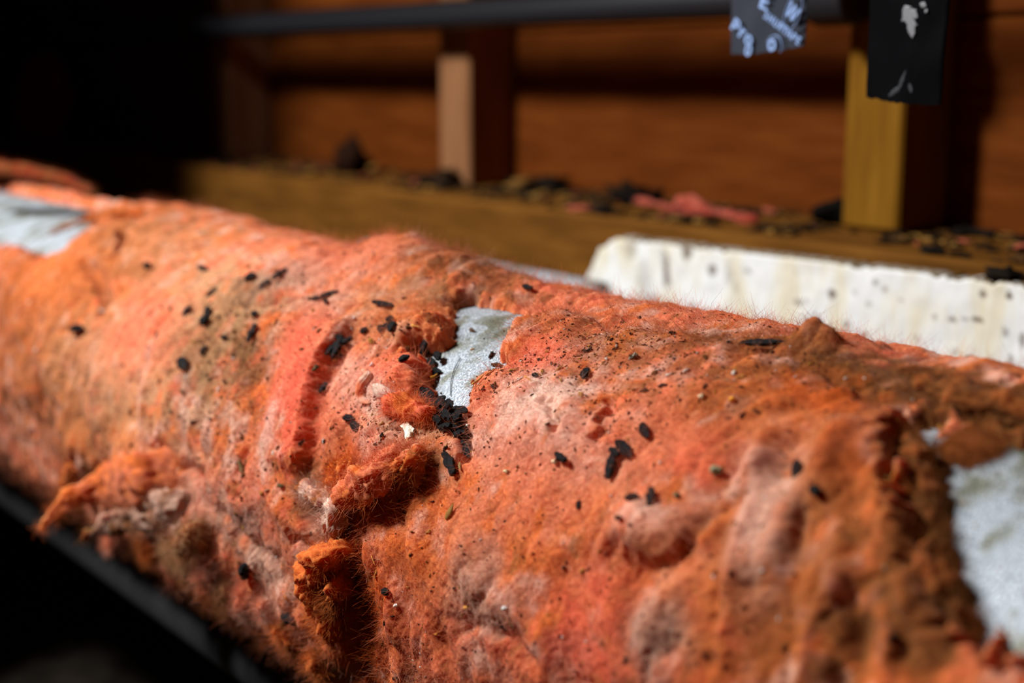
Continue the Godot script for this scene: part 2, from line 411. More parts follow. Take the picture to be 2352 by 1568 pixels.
const PATCHES := [  # own wool tones; broad browns also darken the ends in place of light falloff
	[-1.12, 0.09, 0.1, 0.09, 0, 0.35, "brown"], [-1.04, 0.16, 0.09, 0.05, 0, 0.45, "tan"],
	[-0.9, 0.06, 0.07, 0.06, 0, 0.35, "tan"], [-0.37, 0.13, 0.08, 0.06, 0, 0.55, "brown"],
	[-0.3, 0.1, 0.06, 0.06, 0, 0.6, "brown"], [-0.3, 0.21, 0.08, 0.016, 0, 1, "dirt"],
	[-0.28, 0.19, 0.06, 0.011, 0, 1, "dirt"], [-0.4, 0.205, 0.08, 0.012, 0, 0.7, "dirt"],
	[-0.5, 0, 0.09, 0.045, 0, 0.45, "rust"], [-0.38, 0.05, 0.06, 0.04, 0, 0.5, "rust"],  # rust also paints the reddened shade low on the front
	[-0.62, -0.02, 0.05, 0.03, 0, 0.4, "brown"], [-0.7221, 0.1111, 0.05, 0.02, -0.8307, 0.95, "coral"],
	[-0.7295, 0.1269, 0.0197, 0.0118, 1.1138, 0.8, "coral"], [-0.6883, 0.0742, 0.0262, 0.0079, -1.066, 0.8, "red"],
	[-0.712, 0.072, 0.0158, 0.0095, -1.1783, 0.7, "coral"], [-0.709, 0.0541, 0.0225, 0.0085, -1.4223, 0.7, "pale"],
	[-0.8509, 0.1074, 0.0699, 0.0525, -0.0872, 1, "tan"], [-0.852, 0.0933, 0.0347, 0.0243, -0.1992, 0.5, "dirt"],
	[-0.7788, 0.0969, 0.0288, 0.0144, -0.247, 0.7, "dirt"], [-0.8379, 0.1521, 0.0346, 0.0173, 0.3803, 0.5, "dirt"],
	[-0.9023, 0.1442, 0.0298, 0.0149, 0.5708, 0.45, "tan"], [-0.7158, 0.217, 0.0706, 0.0318, 0.0007, 0.7, "dirt"],
	[-0.7974, 0.2141, 0.0222, 0.0133, -0.166, 0.5, "dirt"], [-1.1108, 0.2166, 0.0963, 0.0481, 0.0039, 0.4, "brown"],
	[-0.903, 0.217, 0.0503, 0.0201, -0.01, 0.4, "brown"], [-1.1019, 0.0237, 0.0317, 0.0159, -1.5959, 0.6, "deep"],
	[-1.0609, 0.0003, 0.0192, 0.0115, -0.5766, 0.5, "deep"], [-0.9108, 0.0296, 0.0385, 0.0193, -0.1103, 0.4, "tan"],
	[-0.8898, 0.0517, 0.0276, 0.0055, -1.0783, 0.9, "pale"], [-0.8231, 0.0497, 0.0256, 0.0077, -1.117, 0.6, "pale"],
	[-0.9732, 0.0429, 0.0283, 0.0099, -0.8895, 0.5, "pale"], [-0.5044, 0.1721, 0.0577, 0.0184, 0.193, 0.55, "brown"],
	[-0.4155, 0.1769, 0.0273, 0.0095, 0.2306, 0.6, "brown"], [-0.3692, 0.1871, 0.0357, 0.0179, -0.1844, 1, "dirt"],
	[-0.5591, 0.179, 0.0376, 0.0188, -0.0793, 0.4, "brown"], [-0.4614, 0.1884, 0.0196, 0.0079, 0.1453, 0.5, "dirt"],
	[-0.413, 0.2169, 0.0193, 0.0096, 0.0187, 0.6, "brown"], [-0.5047, 0.1156, 0.0327, 0.0261, -0.1387, 1, "pale"],
	[-0.4718, 0.0994, 0.0302, 0.0181, -0.0366, 0.45, "pale"], [-0.5484, 0.1546, 0.0207, 0.0124, -0.0016, 0.6, "coral"],
	[-0.557, 0.1194, 0.0218, 0.0109, -0.4305, 0.4, "salmon"], [-0.4267, 0.0339, 0.0247, 0.0173, -1.6049, 0.7, "coral"],
	[-0.469, 0.0741, 0.0307, 0.0215, -0.0597, 0.5, "orange"], [-0.3963, 0.122, 0.0234, 0.0164, -0.2086, 0.6, "coral"],
	[-0.3826, 0.0568, 0.0218, 0.0131, -1.6601, 0.8, "grey"], [-0.566, 0.1041, 0.0103, 0.0041, -0.0224, 1, "black"],
	[-0.5465, 0.0929, 0.0094, 0.0024, -0.8203, 0.8, "black"], [-1.1491, 0.0785, 0.11, 0.1052, 0.0025, 0.6, "brown"],
	[-0.9868, 0.0502, 0.1002, 0.0601, 0.021, 0.55, "tan"], [-1.0415, 0.0041, 0.071, 0.0426, 0.0162, 0.5, "brown"],
	[-0.9263, 0.0907, 0.0521, 0.0313, -0.0266, 0.5, "coral"], [-0.3917, 0.1495, 0.0367, 0.022, -0.0712, 0.6, "brown"],
	[-0.3493, 0.1242, 0.0253, 0.0177, -0.1227, 0.6, "brown"], [-0.3478, 0.0676, 0.0311, 0.0186, 0.0504, 0.55, "brown"],
	[-0.5029, 0.061, 0.0289, 0.0173, -0.1614, 0.4, "orange"], [-0.434, 0.0876, 0.0162, 0.0097, 0.0192, 0.6, "orange"],
	[-0.5494, 0.0274, 0.0237, 0.0142, -0.4834, 0.5, "orange"], [-0.7047, 0.1575, 0.0614, 0.0307, 2.8319, 0.45, "tan"],
	[-0.8089, 0.1772, 0.0596, 0.0298, 3.031, 0.4, "pale"], [-0.4995, 0.0291, 0.0331, 0.0182, -0.9038, 0.7, "grey"],
	[-0.4122, 0.0874, 0.0153, 0.0092, 0.02, 0.6, "pale"], [-0.3803, 0.1501, 0.0261, 0.0104, -0.9772, 0.7, "orange"],
	[-0.375, 0.1719, 0.0223, 0.0134, -0.1191, 0.6, "deep"], [-0.3596, 0.1105, 0.0282, 0.0113, -1.0774, 0.5, "pale"],
	[-0.3356, 0.1377, 0.0196, 0.0118, -0.4309, 0.5, "rust"], [-0.3274, 0.1005, 0.0254, 0.0127, -1.1374, 0.4, "brown"],
	[-0.2861, 0.0957, 0.0287, 0.0172, -0.6013, 0.8, "dirt"], [-0.2967, 0.0678, 0.0165, 0.0115, -0.7567, 0.75, "dirt"],
	[-0.3227, 0.0591, 0.0153, 0.0076, -1.3454, 0.5, "brown"], [-0.3113, 0.1316, 0.025, 0.0087, -0.8814, 0.6, "brown"],
	[-0.598, -0.0219, 0.048, 0.024, -2.1323, 0.85, "deep"], [-0.6706, 0.1565, 0.0204, 0.0122, 0.4907, 0.6, "orange"],
	[-0.6297, 0.092, 0.0499, 0.035, -0.0883, 0.75, "salmon"], [-0.6622, 0.1018, 0.0248, 0.0149, -0.3785, 0.5, "pale"],
	[-0.6003, 0.083, 0.0238, 0.0143, 0.0206, 0.5, "pale"], [-0.6597, 0.0802, 0.0229, 0.0115, -0.653, 0.5, "salmon"],
	[-0.487, 0.091, 0.0302, 0.0211, -0.1077, 0.7, "salmon"], [-0.449, 0.1248, 0.0297, 0.0178, 0.0151, 0.6, "salmon"],
	[-0.8526, 0.2165, 0.0577, 0.0288, -0.0098, 0.4, "salmon"], [-0.6312, 0.1144, 0.0223, 0.0156, -0.0474, 0.4, "coral"],
	[-0.5938, 0.1026, 0.013, 0.0078, -0.084, 0.9, "red"], [-0.6314, 0.1449, 0.0121, 0.0073, 1.9129, 0.5, "orange"],
	[-0.7157, -0.0094, 0.0374, 0.0187, -0.7061, 0.75, "grey"], [-0.7899, 0.0012, 0.0418, 0.0209, -0.0761, 0.5, "grey"],
	[-0.6535, 0.0392, 0.0174, 0.0104, -0.6883, 0.7, "dirt"], [-0.6391, 0.0522, 0.0224, 0.0112, -0.9464, 0.5, "brown"],
	[-0.6273, 0.0621, 0.0163, 0.0082, -0.7904, 0.8, "deep"], [-0.6229, 0.0962, 0.0156, 0.0078, -0.4054, 0.7, "pale"],
	[-0.611, 0.0857, 0.0094, 0.0057, -0.3303, 0.35, "tan"], [-0.5749, 0.0814, 0.021, 0.0126, -0.1057, 0.5, "tan"],
	[-0.6531, 0.0005, 0.0353, 0.0177, -1.9563, 0.5, "grey"], [-1.0372, 0.1206, 0.0406, 0.0244, 0.4015, 0.6, "brown"],
	[-1.112, 0.1003, 0.0615, 0.0369, -0.0517, 0.6, "orange"], [-0.8077, 0.2171, 0.0573, 0.0287, 0.006, 0.5, "salmon"],
	[-0.7623, 0.1922, 0.0424, 0.0254, -0.2459, 0.5, "salmon"], [-0.5323, 0.0427, 0.0262, 0.0184, -0.1251, 0.5, "orange"],
	[-0.4998, 0.0724, 0.0309, 0.0185, 0.055, 0.35, "salmon"], [-0.3815, 0.0697, 0.0225, 0.0113, -0.2578, 0.5, "orange"],
	[-0.9708, 0.002, 0.0638, 0.0319, -0.0302, 0.5, "brown"], [-0.877, 0.0068, 0.0419, 0.021, -0.0529, 0.4, "orange"],
]
# where the wool lies smooth
const SMOOTH := [
	[-0.71, 0.0697, 0.0404, 0.0222, -1.2575, 0.9], [-0.7231, 0.1077, 0.0478, 0.0287, -0.6875, 0.8],
	[-0.4998, 0.0724, 0.0515, 0.036, -0.1362, 0.6], [-0.4372, 0.04, 0.0317, 0.0254, -0.2804, 0.6],
	[-0.4917, 0.1189, 0.0252, 0.0202, -0.1538, 0.6], [-0.4542, 0.146, 0.0508, 0.0305, 0.0551, 0.5],
	[-0.4232, 0.1266, 0.0255, 0.0178, -0.1082, 0.5], [-0.4939, 0.171, 0.0633, 0.0316, 0.1404, 0.4],
]
const CRUMBS := [
	[-0.7712, 0.0462, 0.0456, 0.0274, -0.3878, 1], [-0.814, 0.1035, 0.0549, 0.033, -0.1115, 1.2],
	[-0.6256, 0.0876, 0.0357, 0.0178, -0.0642, 1], [-0.5866, 0.0812, 0.0327, 0.0163, -0.0597, 1],
	[-0.5526, 0.1325, 0.0293, 0.0117, 0.3565, 1.5], [-0.4939, 0.171, 0.0531, 0.0212, 0.0959, 1.5],
	[-0.4685, 0.1303, 0.025, 0.0125, -0.3975, 1], [-0.6452, 0.0364, 0.0235, 0.0118, -1.1169, 1],
	[-0.6708, 0.1396, 0.0349, 0.0174, 0.0126, 0.8], [-0.8183, 0.162, 0.0379, 0.0228, -0.0597, 0.8],
	[-0.5946, 0.0101, 0.0224, 0.0089, -1.2257, 0.8], [-0.3886, 0.1882, 0.0256, 0.0128, -0.1208, 0.8],
	[-0.5778, 0.0983, 0.0338, 0.0101, -0.2207, 1.5],
]

func at_metal(u: float, v: float, h: float) -> Vector3:
	var a := v / OUT
	return Vector3(u, AXIS.x + sin(a) * (METAL + h), AXIS.y + cos(a) * (METAL + h))

func out_at(v: float) -> Vector3:
	return Vector3(0, sin(v / OUT), cos(v / OUT))

func first_after(list: PackedFloat32Array, x: float) -> int:
	return clampi(list.bsearch(x), 0, list.size() - 1)

func lay_gaussians(list: Array, apply: Callable, reach := 2.6) -> void:
	for f in list:
		var far: float = maxf(f[2], f[3]) * reach
		var ca := cos(f[4])
		var sa := sin(f[4])
		for r in range(first_after(vs, f[1] - far), first_after(vs, f[1] + far)):
			for q in range(first_after(us, f[0] - far), first_after(us, f[0] + far)):
				var du: float = us[q] - f[0]
				var dv: float = vs[r] - f[1]
				var x: float = (du * ca + dv * sa) / f[2]
				var y: float = (-du * sa + dv * ca) / f[3]
				var g := exp(-(x * x + y * y))
				if g > 0.002: apply.call(r * us.size() + q, g, f)

func build_field() -> void:
	var u := -1.62
	while u < -0.1:
		us.append(u)
		u += 0.0019 if u < -0.88 else (0.00085 if u < -0.4 else 0.0013)
	var v := -0.70 * OUT * 2.4
	while v < 2.05 * OUT:
		vs.append(v)
		v += 0.0009 if v > -0.8 * OUT else 0.003
	while v < (TAU - 0.70 * 2.4) * OUT:
		vs.append(v)
		v += 0.008
	var W := us.size()
	var N := W * vs.size()
	thick.resize(N); slide.resize(N); tint.resize(N); crumby.resize(N); place.resize(N); face.resize(N)
	var big := noise(13.0, 101, 2)
	var puff := noise(24.0, 102, 2)
	var small := noise(120.0, 103, 3)
	var fine := noise(420.0, 104, 3)
	var hue := noise(16.0, 105, 3)
	var hue2 := noise(48.0, 106, 3)
	var mott := noise(230.0, 107, 3)
	var soil := noise(75.0, 108, 4)
	var strand := noise(520.0, 109, 3)
	var salmon := lin(0.88, 0.49, 0.345)
	var orange := lin(0.86, 0.45, 0.23)
	var coral := lin(0.91, 0.43, 0.31)
	var pale := lin(0.90, 0.73, 0.65)
	var dusty := lin(0.55, 0.36, 0.20)
	var even := PackedFloat32Array()          # where the wool lies smooth
	even.resize(N)
	var soften := func(i, g, f): even[i] = maxf(even[i], g * f[5])
	lay_gaussians(SMOOTH, soften)
	for r in vs.size():
		var vv := vs[r]
		for q in W:
			var i := r * W + q
			var p := at_metal(us[q], vv, 0.0)
			var b := big.get_noise_3dv(p)
			var pf := absf(puff.get_noise_3dv(p * Vector3(1.35, 1, 1)))
			var sm := absf(small.get_noise_3dv(p))
			var rough := 1.0 - even[i]
			thick[i] = 0.0122 + 0.0038 * b + rough * (0.0055 * (pf - 0.2) + 0.0013 * (sm - 0.2)) + 0.0003 * fine.get_noise_3dv(p)
			var st := strand.get_noise_2d(us[q] + 0.020 * b + 0.006 * (pf - sm), 0.13 * vv + 0.010 * b)
			thick[i] += 0.00045 * st
			var h := hue.get_noise_3dv(p)
			var h2 := hue2.get_noise_3dv(p)
			var c := salmon.lerp(orange, clampf(0.45 + 1.8 * h, 0.0, 1.0)).lerp(coral, clampf(-0.25 + 1.6 * h2 - 0.5 * h, 0.0, 0.8))
			c = c.lerp(pale, clampf(-0.12 - 1.7 * h2 + 0.5 * h, 0.0, 0.75))
			c = c.lerp(dusty, clampf(2.4 * (soil.get_noise_3dv(p) + 0.3 * h2 - 0.16), 0.0, 0.65))
			var m := 1.0 + 0.26 * mott.get_noise_3dv(p) + 0.16 * st
			tint[i] = Color(c.r * m, c.g * m, c.b * m)
	lay_gaussians(LUMPS, func(i, g, f): thick[i] += g * f[5])
	for k in CREASES.size(): lay_crease(CREASES[k])
	var edge := noise(55.0, 110, 3)
	var stain := func(i, g, f):
		var p := at_metal(us[i % W], vs[i / W], 0.0)
		var s: float = clampf(g * 1.4 + 1.3 * edge.get_noise_3dv(p) * minf(1.0, g * 3.0), 0.0, 1.0) * f[5]
		var t: Color = TONES[f[6]].srgb_to_linear()
		var m := 1.0 + 0.30 * mott.get_noise_3dv(p)
		tint[i] = tint[i].lerp(Color(t.r * m, t.g * m, t.b * m), s)
	lay_gaussians(PATCHES, stain, 1.9)
	for i in N: thick[i] = maxf(thick[i], 0.0014)
	lay_gaussians(CRUMBS, func(i, g, f): crumby[i] += g * f[5])
	for k in TEARS.size(): tear(TEARS[k], k)
	for r in vs.size():
		for q in W:
			var i := r * W + q
			place[i] = at_metal(us[q] + slide[i], vs[r], thick[i])
	var R := vs.size()
	for r in R:
		var up := (r + 1) % R * W
		var down := posmod(r - 1, R) * W
		for q in W:
			var a := place[r * W + mini(q + 1, W - 1)] - place[r * W + maxi(q - 1, 0)]
			face[r * W + q] = a.cross(place[up + q] - place[down + q]).normalized()

func lay_crease(f: Array) -> void:
	var pts: Array = f[0]
	var wl: float = f[1]
	var wr: float = f[2]
	var W := us.size()
	var far := maxf(wl, wr) * 2.8
	var lo := Vector2(9, 9)
	var hi := Vector2(-9, -9)
	for p in pts:
		lo = lo.min(p)
		hi = hi.max(p)
	var wob := noise(60.0, 111, 3)
	for r in range(first_after(vs, lo.y - far), first_after(vs, hi.y + far)):
		for q in range(first_after(us, lo.x - far), first_after(us, hi.x + far)):
			var p := Vector2(us[q], vs[r])
			p += Vector2(wob.get_noise_2d(p.x, p.y), wob.get_noise_2d(p.x + 5.0, p.y)) * (0.0022 if f[4] > 0.0 else 0.004)
			var best := 9.0
			var across := 0.0
			var along := 0.0
			for k in pts.size() - 1:
				var a: Vector2 = pts[k]
				var ab: Vector2 = pts[k + 1] - a
				var t := clampf((p - a).dot(ab) / ab.length_squared(), 0.0, 1.0)
				var d := p.distance_to(a + ab * t)
				if d < best:
					best = d
					across = signf(ab.cross(p - a))
					along = (k + t) / (pts.size() - 1)
			if best > far: continue
			var ends := smoothstep(0.0, 0.18, along) * smoothstep(1.0, 0.85, along)
			if along <= 0.0 or along >= 1.0: ends = 0.0
			ends = maxf(ends, 0.0)
			var w := wl if across < 0.0 else wr
			var g := exp(-pow(best / w, 2.0))
			var i := r * W + q
			if f[4] > 0.0:
				# a lip that stands proud on one side and drops away on the other
				if across < 0.0:
					var g2 := exp(-pow(best / (wl * 1.9), 2.0))
					thick[i] += -f[3] * ends * 0.75 * g2
					slide[i] += f[4] * ends * exp(-pow(best / (wl * 0.5), 2.0))
				else:
					thick[i] += ends * (-f[3] * 0.75 * exp(-pow(best / wr, 2.0)) + f[3] * 0.45 * exp(-pow((best - wr * 2.2) / (wr * 2.0), 2.0)))
					slide[i] += f[4] * ends * exp(-pow(best / wr, 2.0))
			else:
				thick[i] = maxf(thick[i] + f[3] * ends * g, minf(thick[i], 0.0015))

func tear(pts: Array, which: int) -> void:
	var W := us.size()
	var poly := PackedVector2Array(pts)
	var lo := Vector2(9, 9)
	var hi := Vector2(-9, -9)
	for p in poly:
		lo = lo.min(p)
		hi = hi.max(p)
	var soft := 0.0075 if which == 0 else 0.011
	var ragged := noise(90.0, 120 + which, 4)
	for r in range(first_after(vs, lo.y - 0.02), first_after(vs, hi.y + 0.02) + 1):
		for q in range(first_after(us, lo.x - 0.02), first_after(us, hi.x + 0.02) + 1):
			var p := Vector2(us[q], vs[r])
			var j := 0.0045 if which == 0 else 0.010
			p += Vector2(ragged.get_noise_2d(p.x, p.y), ragged.get_noise_2d(p.x + 7.0, p.y + 3.0)) * j
			var d := 9.0
			for k in poly.size():
				d = minf(d, p.distance_to(Geometry2D.get_closest_point_to_segment(p, poly[k], poly[(k + 1) % poly.size()])))
			var i := r * W + q
			if Geometry2D.is_point_in_polygon(p, poly):
				thick[i] = 0.0004
			elif d < soft:
				var s := 1.0 - d / soft
				thick[i] = maxf(0.0004, maxf(thick[i], 0.003) * sqrt(1.0 - s * s))

func blanket_mesh() -> ArrayMesh:
	var W := us.size()
	var R := vs.size()
	var idx := PackedInt32Array()
	idx.resize(W * R * 6)
	var n := 0
	for r in R:
		var r2 := (r + 1) % R
		for q in W - 1:
			var a := r * W + q
			var b := r2 * W + q
			if thick[a] < 0.00045 and thick[b] < 0.00045 and thick[a + 1] < 0.00045 and thick[b + 1] < 0.00045: continue
			idx[n] = a; idx[n + 1] = b; idx[n + 2] = b + 1
			idx[n + 3] = a; idx[n + 4] = b + 1; idx[n + 5] = a + 1
			n += 6
	idx.resize(n)
	return pack(place, face, tint, idx)

func spot(u: float, v: float) -> Array:
	# [point, outward normal, grid index] of what is on top there: wool, or metal where the wool is torn away
	var q := first_after(us, u)
	var r := first_after(vs, v)
	var i := r * us.size() + q
	if thick[i] <= 0.0005: return [at_metal(u, v, 0.0), out_at(v), i, true]
	return [place[i], face[i], i, false]

# ---------- hairs ----------
func hair_mesh(bend: float, thin: float) -> ArrayMesh:
	# one metre long along x, curving up along y, three-sided; scaled for use
	var v := PackedVector3Array()
	var steps := 5
	for i in steps + 1:
		var t := float(i) / steps
		var r := thin * (1.0 - 0.75 * t)
		for k in 4:
			var a := TAU * (k % 3) / 3.0
			v.append(Vector3(t, bend * t * t + cos(a) * r, sin(a) * r + 0.25 * bend * sin(t * 4.0)))
	return grid_mesh(4, steps + 1, v, PackedColorArray(), true)

func strew(called: String, parent: Node3D, mesh: Mesh, m: Material, xf: Array, colors: PackedColorArray) -> MultiMeshInstance3D:
	var mm := MultiMesh.new()
	mm.transform_format = MultiMesh.TRANSFORM_3D
	mm.use_colors = true
	mm.mesh = mesh
	mm.instance_count = xf.size()
	for i in xf.size():
		mm.set_instance_transform(i, xf[i])
		mm.set_instance_color(i, colors[i])
	var o := MultiMeshInstance3D.new()
	o.name = called if parent != self else numbered(called)
	o.multimesh = mm
	o.material_override = m
	o.set_meta("kind", "stuff")
	parent.add_child(o, true)
	return o

func turned(normal: Vector3, yaw: float, size: Vector3, at: Vector3, lift := 0.0) -> Transform3D:
	# y along the normal, x turned by yaw from the duct's direction in the surface
	var x := (Vector3.RIGHT - normal * normal.x).normalized()
	var z := x.cross(normal).normalized()
	var d := x * cos(yaw) - z * sin(yaw)
	var b := Basis(d, normal, d.cross(normal).normalized())
	if lift != 0.0: b = b.rotated(b.z, lift)
	return Transform3D(b * Basis.from_scale(size), at)

# ---------- droppings and litter ----------
func dropping_mesh(kind: int) -> ArrayMesh:
	# one unit long along x and one unit thick; spindle with a drawn-out tip, lumpy
	var lump := noise(1.6, 200 + kind, 3)
	var v := PackedVector3Array()
	var rows := 22
	var sides := 18
	for i in rows:
		var t := float(i) / (rows - 1)
		var r := 0.5 * pow(sin(PI * clampf(t, 0.0, 1.0)), 0.36 if kind % 3 != 1 else 0.55)
		if kind % 3 == 0: r *= 1.0 - 0.35 * smoothstep(0.55, 1.0, t)
		if kind % 3 == 2: r *= 0.86 + 0.14 * cos(TAU * 2.2 * t)
		var bow := 0.10 * sin(PI * t) * (1 if kind % 2 else -1)
		for k in sides + 1:
			var a := -TAU * (k % sides) / sides
			var dir := Vector3(0, sin(a), cos(a))
			var q := Vector3((t - 0.5), 0, 0) * 2.2 + dir
			var rr := r * (1.0 + 0.30 * lump.get_noise_3dv(q + Vector3(kind * 3.0, 0, 0)))
			v.append(Vector3(t - 0.5, dir.y * rr, dir.z * rr + bow))
	return grid_mesh(sides + 1, rows, v, PackedColorArray(), true)

func berry_mesh() -> ArrayMesh:
	# a clod of many small beads
	var v := PackedVector3Array()
	var cells := noise(3.2, 231, 1, FastNoiseLite.TYPE_CELLULAR)
	for i in 40:
		var t := float(i) / 39
		for k in 49:
			var a := -TAU * (k % 48) / 48
			var dir := Vector3(-cos(PI * t), sin(PI * t) * sin(a), sin(PI * t) * cos(a))
			var rr := 0.5 * (1.0 - 0.28 * cells.get_noise_3dv(dir * 0.9))
			v.append(dir * rr)
	return grid_mesh(49, 40, v, PackedColorArray(), true)

func pebble_mesh(seed_: int, rough := 0.35) -> ArrayMesh:
	var v := PackedVector3Array()
	var lump := noise(1.1, seed_, 3)
	for i in 12:
		var t := float(i) / 11
		for k in 15:
			var a := -TAU * (k % 14) / 14
			var dir := Vector3(-cos(PI * t), sin(PI * t) * sin(a), sin(PI * t) * cos(a))
			v.append(dir * 0.5 * (1.0 + rough * 1.6 * lump.get_noise_3dv(dir)))
	return grid_mesh(15, 12, v, PackedColorArray(), true)

